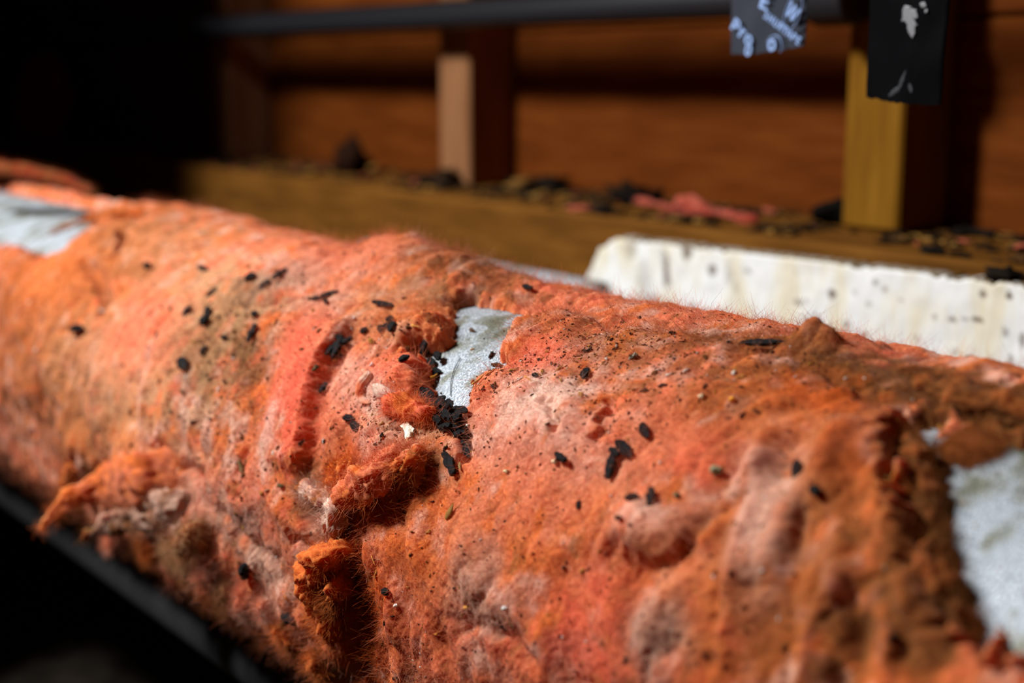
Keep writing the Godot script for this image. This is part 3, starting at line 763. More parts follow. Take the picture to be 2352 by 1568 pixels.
# along, up, turn, length, thickness, sort, words
const DROPPINGS := [
	[-1.0234, 0.0753, 0.254, 0.0163, 0.0052, 0, "greyish dropping alone on the soft left side, left of the tan dirt patch"],
	[-0.845, 0.0789, -0.3174, 0.0162, 0.0062, 0, "plump black dropping below the tan dirt patch, tilted down to the right"],
	[-0.8904, 0.1149, 1.4696, 0.0082, 0.0035, 1, "slim grey dusty dropping on the left of the tan dirt patch"],
	[-0.8696, 0.1194, 2.3825, 0.0091, 0.0041, 0, "short upper end of the upright dropping pair in the tan dirt patch"],
	[-0.856, 0.1113, 1.6218, 0.0075, 0.0057, 0, "rounded lower dropping of the upright pair in the tan dirt patch"],
	[-0.8866, 0.1356, 1.2351, 0.0082, 0.003, 1, "slim grey dropping on the pale ridge above the tan dirt patch"],
	[-0.8594, 0.1554, 0.9351, 0.0084, 0.0044, 0, "short black dropping at the upper left of the blurred trio on the crest"],
	[-0.8314, 0.1518, 1.6496, 0.0086, 0.0043, 0, "middle dropping of the blurred trio on the crest, pointing up right"],
	[-0.8305, 0.1635, 1.5216, 0.0114, 0.0043, 0, "upper right dropping of the blurred trio on the crest", 0.001],
	[-0.9303, 0.1536, 0.2975, 0.0089, 0.0031, 0, "small blurred dropping on the upper left crest above the tan dirt patch"],
	[-0.8008, 0.1248, 0.2983, 0.0059, 0.0036, 0, "tiny round black dropping just above the coral fold"],
	[-0.7863, 0.1122, 1.6857, 0.0115, 0.0043, 1, "dusty olive dropping between the tan dirt patch and the coral fold"],
	[-0.8178, 0.1041, 0.1551, 0.0056, 0.003, 0, "tiny dropping right of the tan dirt patch, beside a brown stain"],
	[-0.8356, 0.0924, 1.3721, 0.0062, 0.0036, 0, "small dropping under the tan dirt patch, above the plump black one"],
	[-0.7625, 0.15, 0.3549, 0.0116, 0.003, 0, "level dropping at the left of the crossed trio above the coral fold"],
	[-0.7532, 0.1554, 1.303, 0.0108, 0.0032, 0, "slanting dropping at the right of the crossed trio above the coral fold"],
	[-0.7464, 0.1482, -0.3742, 0.0063, 0.0026, 0, "short stub under the crossed trio above the coral fold"],
	[-0.6979, 0.159, 0.1547, 0.0165, 0.0036, 0, "long curved black dropping lying level right of the crossed trio"],
	[-0.6792, 0.15, 0.31, 0.0051, 0.0035, 0, "small black crumb of dropping just above the cluster left of the bare metal"],
	[-0.6928, 0.1383, 1.297, 0.0045, 0.0035, 0, "small pointed dropping left of the cluster left of the bare metal"],
	[-0.6792, 0.1419, -0.4713, 0.0083, 0.0037, 0, "largest dropping of the cluster left of the bare metal"],
	[-0.6716, 0.1437, -0.4301, 0.0053, 0.0032, 0, "middle dropping of the cluster left of the bare metal"],
	[-0.6571, 0.1401, 1.8767, 0.0067, 0.0041, 0, "right end dropping of the cluster left of the bare metal"],
	[-0.7022, 0.1185, 1.7001, 0.0102, 0.0035, 0, "curled dropping at the left of the pile in the coral fold"],
	[-0.7022, 0.1257, -0.3502, 0.0077, 0.0038, 0, "dropping standing up at the back of the pile in the coral fold"],
	[-0.7005, 0.1203, 1.9516, 0.0126, 0.0035, 0, "middle dropping of the pile in the coral fold, over the others", 0.002],
	[-0.6979, 0.1266, 0.959, 0.0098, 0.0035, 0, "right pointing dropping of the pile in the coral fold", 0.003],
	[-0.6996, 0.1176, 0.3905, 0.008, 0.0033, 0, "low dropping at the front of the pile in the coral fold"],
	[-0.6401, 0.1446, 1.3749, 0.0087, 0.0041, 0, "upright dropping at the upper left edge of the bare metal"],
	[-0.6435, 0.1419, 0.5165, 0.0085, 0.0036, 0, "dropping half hidden in the gap at the upper left of the bare metal"],
	[-0.6223, 0.1221, 1.4246, 0.006, 0.003, 0, "short black dropping on the orange lobe left of the bare metal"],
	[-0.6282, 0.1365, -0.3376, 0.0074, 0.004, 0, "left dropping of the bunch on the left edge of the bare metal"],
	[-0.6257, 0.1401, -0.4625, 0.0079, 0.0038, 0, "bean shaped dropping, right side of the bunch on the bare metal's left edge", 0.002],
	[-0.6197, 0.132, 0.055, 0.0084, 0.003, 0, "pointed dropping lying level below the bunch on the left edge of the bare metal"],
	[-0.618, 0.1284, -0.3558, 0.0073, 0.003, 0, "lowest dropping of the bunch on the left edge of the bare metal, beside golden chaff"],
	[-0.6886, 0.0951, 1.7556, 0.0068, 0.0032, 0, "small black dropping below the coral fold edge, above the close pair", 0.001],
	[-0.6427, 0.0834, 0.1326, 0.0087, 0.0033, 0, "upper left dropping of the close pair left of the white scrap"],
	[-0.6299, 0.0807, -0.2813, 0.0086, 0.0039, 0, "lower right dropping of the close pair left of the white scrap"],
	[-0.6053, 0.1113, 0.088, 0.008, 0.0059, 2, "shiny black clod of tiny beads at the lower left corner of the bare metal"],
	[-0.5934, 0.1077, 0.1201, 0.0099, 0.0043, 0, "dropping next to the shiny beaded clod, in the pile below the bare metal", 0.001],
	[-0.5832, 0.1068, 0.0173, 0.01, 0.0049, 0, "upper middle dropping in the black pile below the bare metal", 0.001],
	[-0.5849, 0.1095, 0.0574, 0.0097, 0.0047, 0, "dropping in the heart of the black pile below the bare metal"],
	[-0.5798, 0.1095, -0.0198, 0.008, 0.0042, 0, "upper right dropping in the black pile below the bare metal"],
	[-0.5764, 0.1113, 0.2345, 0.0074, 0.0033, 0, "rightmost dropping of the black pile, against the bare metal", 0.002],
	[-0.5696, 0.0996, 0.1773, 0.0073, 0.0046, 0, "round dull dropping in the lower half of the black pile", 0.0015],
	[-0.567, 0.096, -0.0241, 0.0104, 0.003, 0, "thin dropping along the lower left side of the black pile"],
	[-0.5747, 0.1077, 0.3936, 0.008, 0.0038, 0, "dropping at the lower right of the black pile, over golden chaff", 0.002],
	[-0.5543, 0.0951, 1.0893, 0.0056, 0.0041, 0, "topmost dropping of the string in the cleft below the black pile"],
	[-0.5526, 0.0951, 1.9916, 0.0097, 0.0032, 0, "right leaning dropping in the string in the cleft below the black pile"],
	[-0.5466, 0.0888, -0.5257, 0.0091, 0.0036, 0, "lowest dropping of the string in the cleft below the black pile", 0.0012],
	[-0.5466, 0.0798, -0.5488, 0.0146, 0.0046, 0, "large pointed brownish black dropping just left of the cleft, below the string"],
	[-0.5619, 0.1005, 0.6047, 0.0058, 0.0032, 0, "small dropping linking the black pile and the string in the cleft"],
	[-0.4999, 0.1464, 2.0038, 0.0069, 0.0039, 0, "short upright dropping on the pink slope right of the bare metal"],
	[-0.4744, 0.1005, -0.1902, 0.0079, 0.0033, 0, "black dropping beside a white crumb below the pale swirl"],
	[-0.4472, 0.114, -0.3557, 0.0136, 0.0042, 0, "thick upper right dropping of the angled pair on the right slope"],
	[-0.448, 0.1041, 2.1408, 0.014, 0.0038, 0, "long upright lower dropping of the angled pair on the right slope"],
	[-0.4506, 0.1113, -0.2577, 0.0059, 0.003, 0, "short dropping joining the angled pair on the right slope"],
	[-0.4429, 0.1257, -0.6003, 0.0086, 0.0036, 0, "black dropping above the angled pair on the right slope"],
	[-0.4191, 0.0924, 0.3078, 0.0073, 0.0027, 0, "level dropping above the round lump, with a dark streak at its left"],
	[-0.4106, 0.0951, 2.1081, 0.0081, 0.0037, 0, "upright dropping just right of the level one above the round lump"],
	[-0.454, 0.0834, 2.1083, 0.0043, 0.0017, 0, "thin small upright dropping left of the round lump"],
	[-0.4336, 0.1977, 0.6259, 0.0188, 0.003, 0, "long straight black dropping lying along the top near the white board", 0.0025],
	[-0.3437, 0.2076, -0.1823, 0.0068, 0.0037, 0, "black dropping on the brown top edge at the far right"],
	[-0.3567, 0.1275, 2.1375, 0.0093, 0.0035, 0, "blurred upright dropping on the ridges at the right"],
	[-0.3385, 0.1185, -0.3334, 0.0049, 0.0034, 0, "blurred round dropping below the upright one on the ridges at the right"],
	[-0.6359, 0.2202, 0.1558, 0.0069, 0.0032, 0, "small dropping behind the bare metal on the far edge of the top"],
	[-0.7234, -0.0237, 1.2349, 0.011, 0.0056, 0, "bluish black dropping low on the left underside of the blanket"],
	[-0.6478, -0.021, -0.3798, 0.0061, 0.0035, 0, "small oval black dropping beside the orange wad at the crevice"],
	[-0.6784, -0.0408, -0.1156, 0.0106, 0.0054, 0, "lowest blue black dropping near the lower left edge of the blanket"],
	[-0.5679, 0.0096, 0.2857, 0.0046, 0.0032, 0, "small black dropping on the right bank of the dark crevice"],
	[-0.5296, 0.1365, -0.1142, 0.0046, 0.0021, 0, "small dropping beside golden chaff near the right edge of the bare metal"],
	[-0.9949, 0.1392, 0.4548, 0.007, 0.0045, 0, "small blurred dropping on the left crest beside the dark notch"],
	[-0.5857, 0.1068, -0.295, 0.008, 0.0036, 0, "one of the droppings packed together in the dense black pile below the bare metal", 0.0012],
	[-0.5781, 0.105, 1.2639, 0.0067, 0.0037, 0, "one of the droppings packed together in the dense black pile below the bare metal", 0.0018],
	[-0.5849, 0.1122, -0.5284, 0.0075, 0.0034, 0, "one of the droppings packed together in the dense black pile below the bare metal", 0.0024],
	[-0.5764, 0.1086, -0.1252, 0.008, 0.0038, 0, "one of the droppings packed together in the dense black pile below the bare metal", 0.003],
	[-0.5772, 0.1023, 0.3387, 0.0078, 0.0039, 0, "one of the droppings packed together in the dense black pile below the bare metal", 0.0012],
	[-0.5738, 0.1032, 1.8115, 0.0079, 0.004, 0, "one of the droppings packed together in the dense black pile below the bare metal", 0.0018],
	[-0.5636, 0.1005, -0.3838, 0.0073, 0.0037, 0, "one of the droppings packed together in the dense black pile below the bare metal", 0.0024],
	[-0.5585, 0.105, 1.1852, 0.0063, 0.0032, 0, "one of the droppings packed together in the dense black pile below the bare metal", 0.003],
	[-0.5713, 0.0978, -0.319, 0.0078, 0.0037, 0, "one of the droppings packed together in the dense black pile below the bare metal", 0.0012],
	[-0.5611, 0.0978, 0.112, 0.007, 0.0037, 0, "one of the droppings packed together in the dense black pile below the bare metal", 0.0018],
	[-0.5611, 0.1005, 1.5877, 0.0069, 0.0037, 0, "one of the droppings packed together in the dense black pile below the bare metal", 0.0024],
	[-0.5628, 0.096, 0.6185, 0.006, 0.0034, 0, "one of the droppings packed together in the dense black pile below the bare metal", 0.003],
	[-0.5976, 0.1095, -0.4073, 0.0081, 0.0038, 0, "one of the droppings packed together in the dense black pile below the bare metal", 0.0012],
	[-0.5568, 0.1077, -0.2383, 0.0057, 0.0028, 0, "one of the droppings packed together in the dense black pile below the bare metal", 0.0018],
	[-0.5806, 0.1023, 0.8307, 0.0063, 0.0035, 0, "one of the droppings packed together in the dense black pile below the bare metal", 0.0024],
	[-0.5934, 0.1131, 0.858, 0.0063, 0.0034, 0, "one of the droppings packed together in the dense black pile below the bare metal", 0.003],
]
# along, up, turn, length, thickness, shape, red, green, blue, name, category, words
const BITS := [
	[-0.5857, 0.0888, -0.4441, 0.0116, 0.0066, "scrap", 0.93, 0.9, 0.8, "paper_scrap", "scrap", "torn white paper scrap lying left of the black pile"],
	[-0.533, 0.0591, 1.4131, 0.0095, 0.0041, "husk", 0.52, 0.38, 0.16, "seed_husk", "husk", "ochre seed husk below the large pointed dropping"],
	[-0.4259, 0.1491, 0.3716, 0.0028, 0.0024, "stone", 0.86, 0.74, 0.58, "pale_crumb", "crumb", "cream crumb on the right slope below the brown top"],
	[-0.4098, 0.1518, 0.3626, 0.0032, 0.0026, "stone", 0.85, 0.55, 0.16, "yellow_crumb", "crumb", "yellow crumb on the right slope right of the cream one"],
	[-0.3879, 0.1149, 0.3806, 0.0041, 0.0035, "stone", 0.55, 0.55, 0.42, "green_fluff", "fluff", "blurred grey green bit of fluff on the right slope"],
	[-0.4888, 0.1671, 1.2432, 0.0043, 0.0025, "stone", 0.5, 0.45, 0.38, "grey_pebble", "pebble", "flat grey pebble on the brown top right of the bare metal"],
	[-0.6036, 0.0492, 0.5035, 0.0053, 0.0031, "stone", 0.4, 0.42, 0.43, "grey_crumb", "crumb", "blue grey crumb stuck under the raised tuft"],
	[-0.6767, -0.0282, -0.9764, 0.0058, 0.0024, "husk", 0.85, 0.48, 0.12, "orange_flake", "flake", "bright orange flake low on the left underside"],
	[-0.5058, 0.0861, 0.1833, 0.0034, 0.0018, "stone", 0.82, 0.72, 0.55, "pale_crumb", "crumb", "cream crumb right of the lowest dropping in the cleft"],
	[-0.4744, 0.0294, 0.2889, 0.0028, 0.0021, "stone", 0.85, 0.82, 0.78, "pale_crumb", "crumb", "white crumb low on the front slope"],
	[-0.5611, 0.0042, 0.2407, 0.0023, 0.0017, "stone", 0.88, 0.84, 0.78, "pale_crumb", "crumb", "small white crumb on the right bank of the dark crevice"],
	[-0.6979, -0.0111, 0.2768, 0.0018, 0.0015, "stone", 0.9, 0.88, 0.84, "pale_crumb", "crumb", "tiny white crumb on the underside left of the orange wad"],
	[-0.5832, 0.0213, -0.6874, 0.0062, 0.0009, "straw", 0.86, 0.6, 0.28, "straw_bit", "straw", "golden straw splinter right of the crevice top"],
	[-0.5925, 0.0123, 0.7863, 0.0037, 0.0007, "straw", 0.92, 0.87, 0.8, "straw_bit", "straw", "white splinter at the mouth of the dark crevice"],
	[-0.5925, 0.0078, -1.1568, 0.0026, 0.0007, "straw", 0.9, 0.84, 0.76, "straw_bit", "straw", "second white splinter just below the first in the crevice"],
	[-0.5415, -0.0012, 1.016, 0.0091, 0.0008, "straw", 0.8, 0.58, 0.28, "straw_bit", "straw", "long thin straw low on the front right of the crevice"],
	[-0.5058, 0.0204, 0.2866, 0.0034, 0.0018, "stone", 0.78, 0.52, 0.2, "yellow_crumb", "crumb", "ochre crumb low on the front slope"],
	[-0.5305, -0.0012, 0.4787, 0.003, 0.0017, "stone", 0.8, 0.54, 0.18, "yellow_crumb", "crumb", "yellow crumb beside the long thin straw"],
	[-0.6452, 0.1464, 0.2563, 0.0051, 0.0014, "straw", 0.88, 0.66, 0.3, "straw_bit", "straw", "golden splinter right of the cluster, left of the bare metal"],
	[-0.5645, 0.1257, 1.229, 0.0088, 0.0017, "straw", 0.72, 0.5, 0.24, "wood_chip", "chip", "row of golden wood chips on the lower right edge of the bare metal"],
	[-0.5611, 0.1329, 1.1227, 0.0079, 0.0015, "straw", 0.62, 0.36, 0.14, "wood_chip", "chip", "brown wood sliver on the right edge of the bare metal"],
	[-0.5866, 0.132, 1.6716, 0.0025, 0.0018, "stone", 0.62, 0.3, 0.12, "brown_crumb", "crumb", "reddish crumb on the bare metal at its lower right edge"],
	[-0.6308, 0.1716, -0.0952, 0.0046, 0.0019, "stone", 0.32, 0.22, 0.14, "brown_crumb", "crumb", "brown crumb in the middle of the bare metal"],
	[-0.5942, 0.1554, 2.096, 0.0055, 0.0021, "stone", 0.16, 0.12, 0.09, "dark_crumb", "crumb", "dark crumb near the right edge of the bare metal"],
	[-0.5823, 0.1482, 0.2649, 0.0071, 0.0023, "stone", 0.24, 0.17, 0.11, "dark_crumb", "crumb", "dark crumb heap at the right edge of the bare metal"],
	[-0.5296, 0.1329, -0.0422, 0.0076, 0.0008, "straw", 0.88, 0.62, 0.3, "straw_bit", "straw", "golden splinter right of the bare metal beside a small dropping"],
	[-0.6996, 0.1032, 1.6691, 0.004, 0.0025, "stone", 0.36, 0.32, 0.2, "olive_crumb", "crumb", "olive crumb on the coral fold edge"],
	[-0.6996, 0.114, 0.7442, 0.003, 0.0025, "stone", 0.78, 0.6, 0.42, "pale_crumb", "crumb", "pale crumb in front of the pile in the coral fold"],
	[-0.6673, 0.1122, 0.6713, 0.0038, 0.0012, "straw", 0.5, 0.34, 0.14, "straw_bit", "straw", "brown splinter right of the coral fold"],
	[-0.652, 0.1158, 1.3183, 0.0021, 0.0017, "stone", 0.9, 0.85, 0.82, "pale_crumb", "crumb", "white crumb between the coral fold and the orange lobe"],
	[-0.7081, 0.1428, 0.8813, 0.002, 0.0018, "stone", 0.82, 0.74, 0.7, "pale_crumb", "crumb", "pale crumb under the long curved dropping"],
	[-0.6733, 0.1311, -0.0751, 0.0041, 0.0027, "stone", 0.6, 0.44, 0.14, "yellow_crumb", "crumb", "yellow brown crumb below the cluster left of the bare metal"],
	[-0.624, 0.1212, 0.8744, 0.0043, 0.0028, "husk", 0.66, 0.48, 0.22, "seed_husk", "husk", "small tan husk beside the dropping on the orange lobe"],
	[-0.6155, 0.1257, 2.0064, 0.0067, 0.0019, "straw", 0.8, 0.54, 0.18, "wood_chip", "chip", "golden chip at the left edge of the bare metal"],
	[-0.5645, 0.1005, 0.0274, 0.0052, 0.0011, "straw", 0.78, 0.52, 0.2, "straw_bit", "straw", "golden straw bits caught in the black pile"],
	[-0.55, 0.1014, 0.15, 0.002, 0.0015, "stone", 0.92, 0.86, 0.78, "pale_crumb", "crumb", "white crumb at the right edge of the black pile"],
	[-0.539, 0.0807, -0.499, 0.008, 0.0021, "husk", 0.5, 0.4, 0.22, "seed_husk", "husk", "dull tan husk right of the large pointed dropping"],
	[-0.6401, -0.0156, 0.5343, 0.0051, 0.0016, "stone", 0.3, 0.25, 0.14, "olive_crumb", "crumb", "olive crumb on the orange wad beside the oval dropping"],
	[-0.7277, 0.0339, -0.6774, 0.0121, 0.003, "stone", 0.36, 0.28, 0.14, "olive_crumb", "crumb", "long olive grime lump on the pink left slope"],
	[-0.6835, 0.0357, 0.0207, 0.0046, 0.0022, "stone", 0.3, 0.26, 0.14, "olive_crumb", "crumb", "olive crumb beside the shaggy tuft"],
	[-0.6954, 0.0303, 0.4862, 0.0059, 0.0015, "straw", 0.45, 0.42, 0.34, "straw_bit", "straw", "grey splinter on the pink left slope"],
	[-0.4778, 0.0978, 0.2812, 0.003, 0.0025, "stone", 0.9, 0.74, 0.58, "pale_crumb", "crumb", "cream crumb beside the black dropping below the pale swirl"],
	[-0.448, 0.0555, 0.2993, 0.002, 0.002, "stone", 0.3, 0.18, 0.12, "dark_crumb", "crumb", "small dark crumb on the front slope left of the round lump"],
	[-0.4149, 0.0825, 0.2055, 0.003, 0.0019, "stone", 0.28, 0.15, 0.09, "dark_crumb", "crumb", "brown crumb on top of the round lump"],
	[-0.3983, 0.0996, 0.3, 0.0025, 0.0025, "stone", 0.42, 0.42, 0.3, "green_fluff", "fluff", "small grey green bit right of the upright dropping above the lump"],
]

func lay_droppings() -> void:
	var kinds := []
	for k in 6: kinds.append(dropping_mesh(k))
	var clod := berry_mesh()
	var level := {}
	for n in DROPPINGS.size():
		var d: Array = DROPPINGS[n]
		var s := spot(d[0], d[1])
		var nrm: Vector3 = (s[1] + out_at(d[1])).normalized()
		var wet: bool = d[5] == 2
		var piled: float = d[7] if d.size() > 7 else 0.0
		var o := part("rodent_dropping", clod if wet else kinds[n % 6], mats.wet if wet else (mats.dusty if d[5] == 1 else mats.dropping), self,
			turned(nrm, d[2], Vector3(d[3] * 1.15, d[4] * 1.15, d[4] * 1.22), s[0] + nrm * (d[4] * 0.5 + piled), rng.randf_range(-0.08, 0.08)))
		tag(o, d[6], "dropping", "droppings packed in the pile below the bare metal" if d[6].begins_with("one of") else "rodent droppings on the insulated duct")

func lay_bits() -> void:
	var stones := [pebble_mesh(301), pebble_mesh(302, 0.6), pebble_mesh(303, 0.9)]
	for n in BITS.size():
		var d: Array = BITS[n]
		var s := spot(d[0], d[1])
		var nrm: Vector3 = (s[1] + out_at(d[1]) * 0.5).normalized()
		var m := mat(Color(d[6], d[7], d[8]), 0.8, 0.0, 0.3)
		var mesh: Mesh
		var lift: float = d[4] * 0.4
		match d[5]:
			"stone": mesh = stones[n % 3]
			"straw": mesh = straw_mesh(n)
			"scrap": mesh = scrap_mesh(n)
			"husk": mesh = husk_mesh(n)
		var o := part(d[9], mesh, m, self, turned(nrm, d[2], Vector3(d[3], d[4], d[4]) if d[5] != "scrap" else Vector3(d[3], d[4], d[4]), s[0] + nrm * lift, rng.randf_range(-0.1, 0.15)))
		tag(o, d[11], d[10])

func straw_mesh(seed_: int) -> ArrayMesh:
	var r := RandomNumberGenerator.new()
	r.seed = seed_
	var v := PackedVector3Array()
	var b := r.randf_range(-0.5, 0.5)
	for i in 7:
		var t := float(i) / 6
		for k in 7:
			var a := TAU * (k % 6) / 6.0
			var w := 0.5 * (1.0 - 0.6 * t) * (0.0 if i == 0 or i == 6 else 1.0)
			v.append(Vector3(t - 0.5, cos(a) * w + b * t * t * 2.0, sin(a) * w + b * sin(2.5 * t)))
	return grid_mesh(7, 7, v, PackedColorArray(), true)

func scrap_mesh(seed_: int) -> ArrayMesh:
	# a torn, curled flake: a closed thin sheet, unit long and wide
	var w := noise(1.7, 400 + seed_, 2)
	var v := PackedVector3Array()
	var n := 12
	for j in 9:
		var tj := float(j) / 8
		for k in 2 * n + 1:
			var kk := k if k <= n else 2 * n - k
			var ti := float(kk) / n
			var waist := 0.36 + 0.20 * absf(tj - 0.45)
			var x := (tj - 0.5) + 0.06 * w.get_noise_2d(ti * 3.0, tj * 2.0)
			var z := (ti - 0.5) * 2.0 * waist * (1.0 + 0.3 * w.get_noise_2d(tj * 4.0, 9.0))
			var y := 0.45 * pow(absf(ti - 0.4), 1.6) + 0.18 * w.get_noise_2d(ti * 1.2 + 4.0, tj * 1.2) + (0.05 if k <= n else 0.0)
			if j == 0 or j == 8: y = 0.45 * pow(absf(ti - 0.4), 1.6) + 0.18 * w.get_noise_2d(ti * 1.2 + 4.0, tj * 1.2) + 0.02
			v.append(Vector3(x, y, z))
	return grid_mesh(2 * n + 1, 9, v)

func husk_mesh(seed_: int) -> ArrayMesh:
	var v := PackedVector3Array()
	for i in 16:
		var t := float(i) / 15
		var r := 0.5 * sin(PI * pow(t, 0.7)) * (1.0 - 0.35 * t)
		for k in 15:
			var a := -TAU * (k % 14) / 14
			v.append(Vector3(t - 0.5, sin(a) * r * 0.6, cos(a) * r + 0.12 * sin(3.0 * t)))
	return grid_mesh(15, 16, v, PackedColorArray(), true)

func random_spot(bias: float) -> Array:
	# somewhere on the side that faces the room; bias draws towards the crumb-strewn places
	for k in 60:
		var u := rng.randf_range(-1.25, -0.14)
		var v := rng.randf_range(-0.9, 1.75) * OUT
		var s := spot(u, v)
		if s[3] and rng.randf() > 0.25: continue
		var c := crumby[s[2]]
		if rng.randf() < (1.0 - bias) + bias * c: return s
	return spot(-0.6, 0.08)

func fuzz(blanket: Node3D) -> void:
	var short := hair_mesh(0.35, 0.014)
	var curled := hair_mesh(0.75, 0.009)
	for pass_ in 2:
		var xf := []
		var colors := PackedColorArray()
		for k in (110000 if pass_ == 0 else 50000):
			var u := rng.randf_range(-1.3, -0.12)
			if rng.randf() < 0.55: u = rng.randf_range(-0.85, -0.38)
			var v := rng.randf_range(-0.95, 1.8) * OUT
			var s := spot(u, v)
			if s[3]: continue
			var long := rng.randf_range(0.0025, 0.0075) if pass_ == 0 else rng.randf_range(0.005, 0.012)
			xf.append(turned(s[1], rng.randf() * TAU, Vector3(long, long * rng.randf_range(0.4, 1.3), long), s[0] - s[1] * 0.0004, rng.randf_range(0.0, 0.28)))
			var c := tint[s[2]]
			var l := rng.randf_range(0.85, 1.3)
			colors.append(Color(minf(c.r * l, 0.9), minf(c.g * l, 0.85), minf(c.b * l, 0.8)))
		strew("fuzz" if pass_ == 0 else "stray_fibers", blanket, short if pass_ == 0 else curled, mats.hair, xf, colors)

func litter() -> void:
	var grain := pebble_mesh(311, 0.9)
	var xf := []
	var colors := PackedColorArray()
	for k in 7500:
		var s := random_spot(0.0 if k < 2600 else 0.94)
		var size := rng.randf_range(0.00025, 0.0009) * (1.0 if rng.randf() < 0.93 else 2.2)
		var n: Vector3 = s[1]
		xf.append(turned(n, rng.randf() * TAU, Vector3(size * rng.randf_range(1.0, 2.4), size * 0.8, size), s[0] + n * size * 0.3))
		var t := rng.randf()
		colors.append(lin(0.16, 0.11, 0.08) if t < 0.55 else (lin(0.36, 0.22, 0.10) if t < 0.82 else (lin(0.62, 0.42, 0.18) if t < 0.95 else lin(0.75, 0.70, 0.64))))
	var m := mat(Color.WHITE, 0.9, 0.0, 0.2)
	m.vertex_color_use_as_albedo = true
	tag(strew("dirt_specks", self, grain, m, xf, colors), "fine dark dirt specks and crumbs sprinkled over the pink insulation", "dirt")
	var chaff := hair_mesh(0.3, 0.03)
	xf = []
	colors = PackedColorArray()
	for k in 1500:
		var s := random_spot(0.0 if k < 350 else 0.95)
		var long := rng.randf_range(0.0012, 0.0042)
		xf.append(turned(s[1], rng.randf() * TAU, Vector3(long, long, long), s[0] + s[1] * 0.0002, rng.randf_range(0.0, 0.5)))
		var t := rng.randf()
		colors.append(lin(0.74, 0.50, 0.22) if t < 0.5 else (lin(0.42, 0.26, 0.12) if t < 0.85 else lin(0.10, 0.08, 0.07)))
	tag(strew("chaff", self, chaff, m, xf, colors), "tiny golden and brown chaff fibres scattered in drifts on the insulation", "chaff")

# ---------- loose wool on the blanket ----------
func wool_color(tone: Color, tone2: Color, seed_: int) -> Callable:
	var n1 := noise(60.0, seed_, 3)
	var n2 := noise(240.0, seed_ + 1, 3)
	var a := tone.srgb_to_linear()
	var b := tone2.srgb_to_linear()
	return func(p: Vector3, _t: float) -> Color:
		var c := a.lerp(b, clampf(0.5 + 1.4 * n1.get_noise_3dv(p), 0.0, 1.0))
		var m := 1.0 + 0.3 * n2.get_noise_3dv(p)
		return Color(c.r * m, c.g * m, c.b * m)

func shaggy(called: String, mesh: ArrayMesh, parent: Node3D, hairs: int, long: float) -> MeshInstance3D:
	# a wisp with its own loose fibres
	var o := part(called, mesh, mats.wool, parent)
	var arr := mesh.surface_get_arrays(0)
	var v: PackedVector3Array = arr[Mesh.ARRAY_VERTEX]
	var n: PackedVector3Array = arr[Mesh.ARRAY_NORMAL]
	var c: PackedColorArray = arr[Mesh.ARRAY_COLOR]
	var xf := []
	var colors := PackedColorArray()
	for k in hairs:
		var i := rng.randi() % v.size()
		var s := long * rng.randf_range(0.5, 1.5)
		if n[i].length() < 0.5 or absf(n[i].x) > 0.97: continue
		xf.append(turned(n[i], rng.randf() * TAU, Vector3(s, s * rng.randf_range(0.3, 1.2), s), v[i] - n[i] * 0.0004, rng.randf_range(0.0, 0.5)))
		var l := rng.randf_range(0.85, 1.3)
		colors.append(Color(minf(c[i].r * l, 0.9), minf(c[i].g * l, 0.85), minf(c[i].b * l, 0.8)))
	strew("fuzz", o, wisp_hair, mats.hair, xf, colors)
	return o

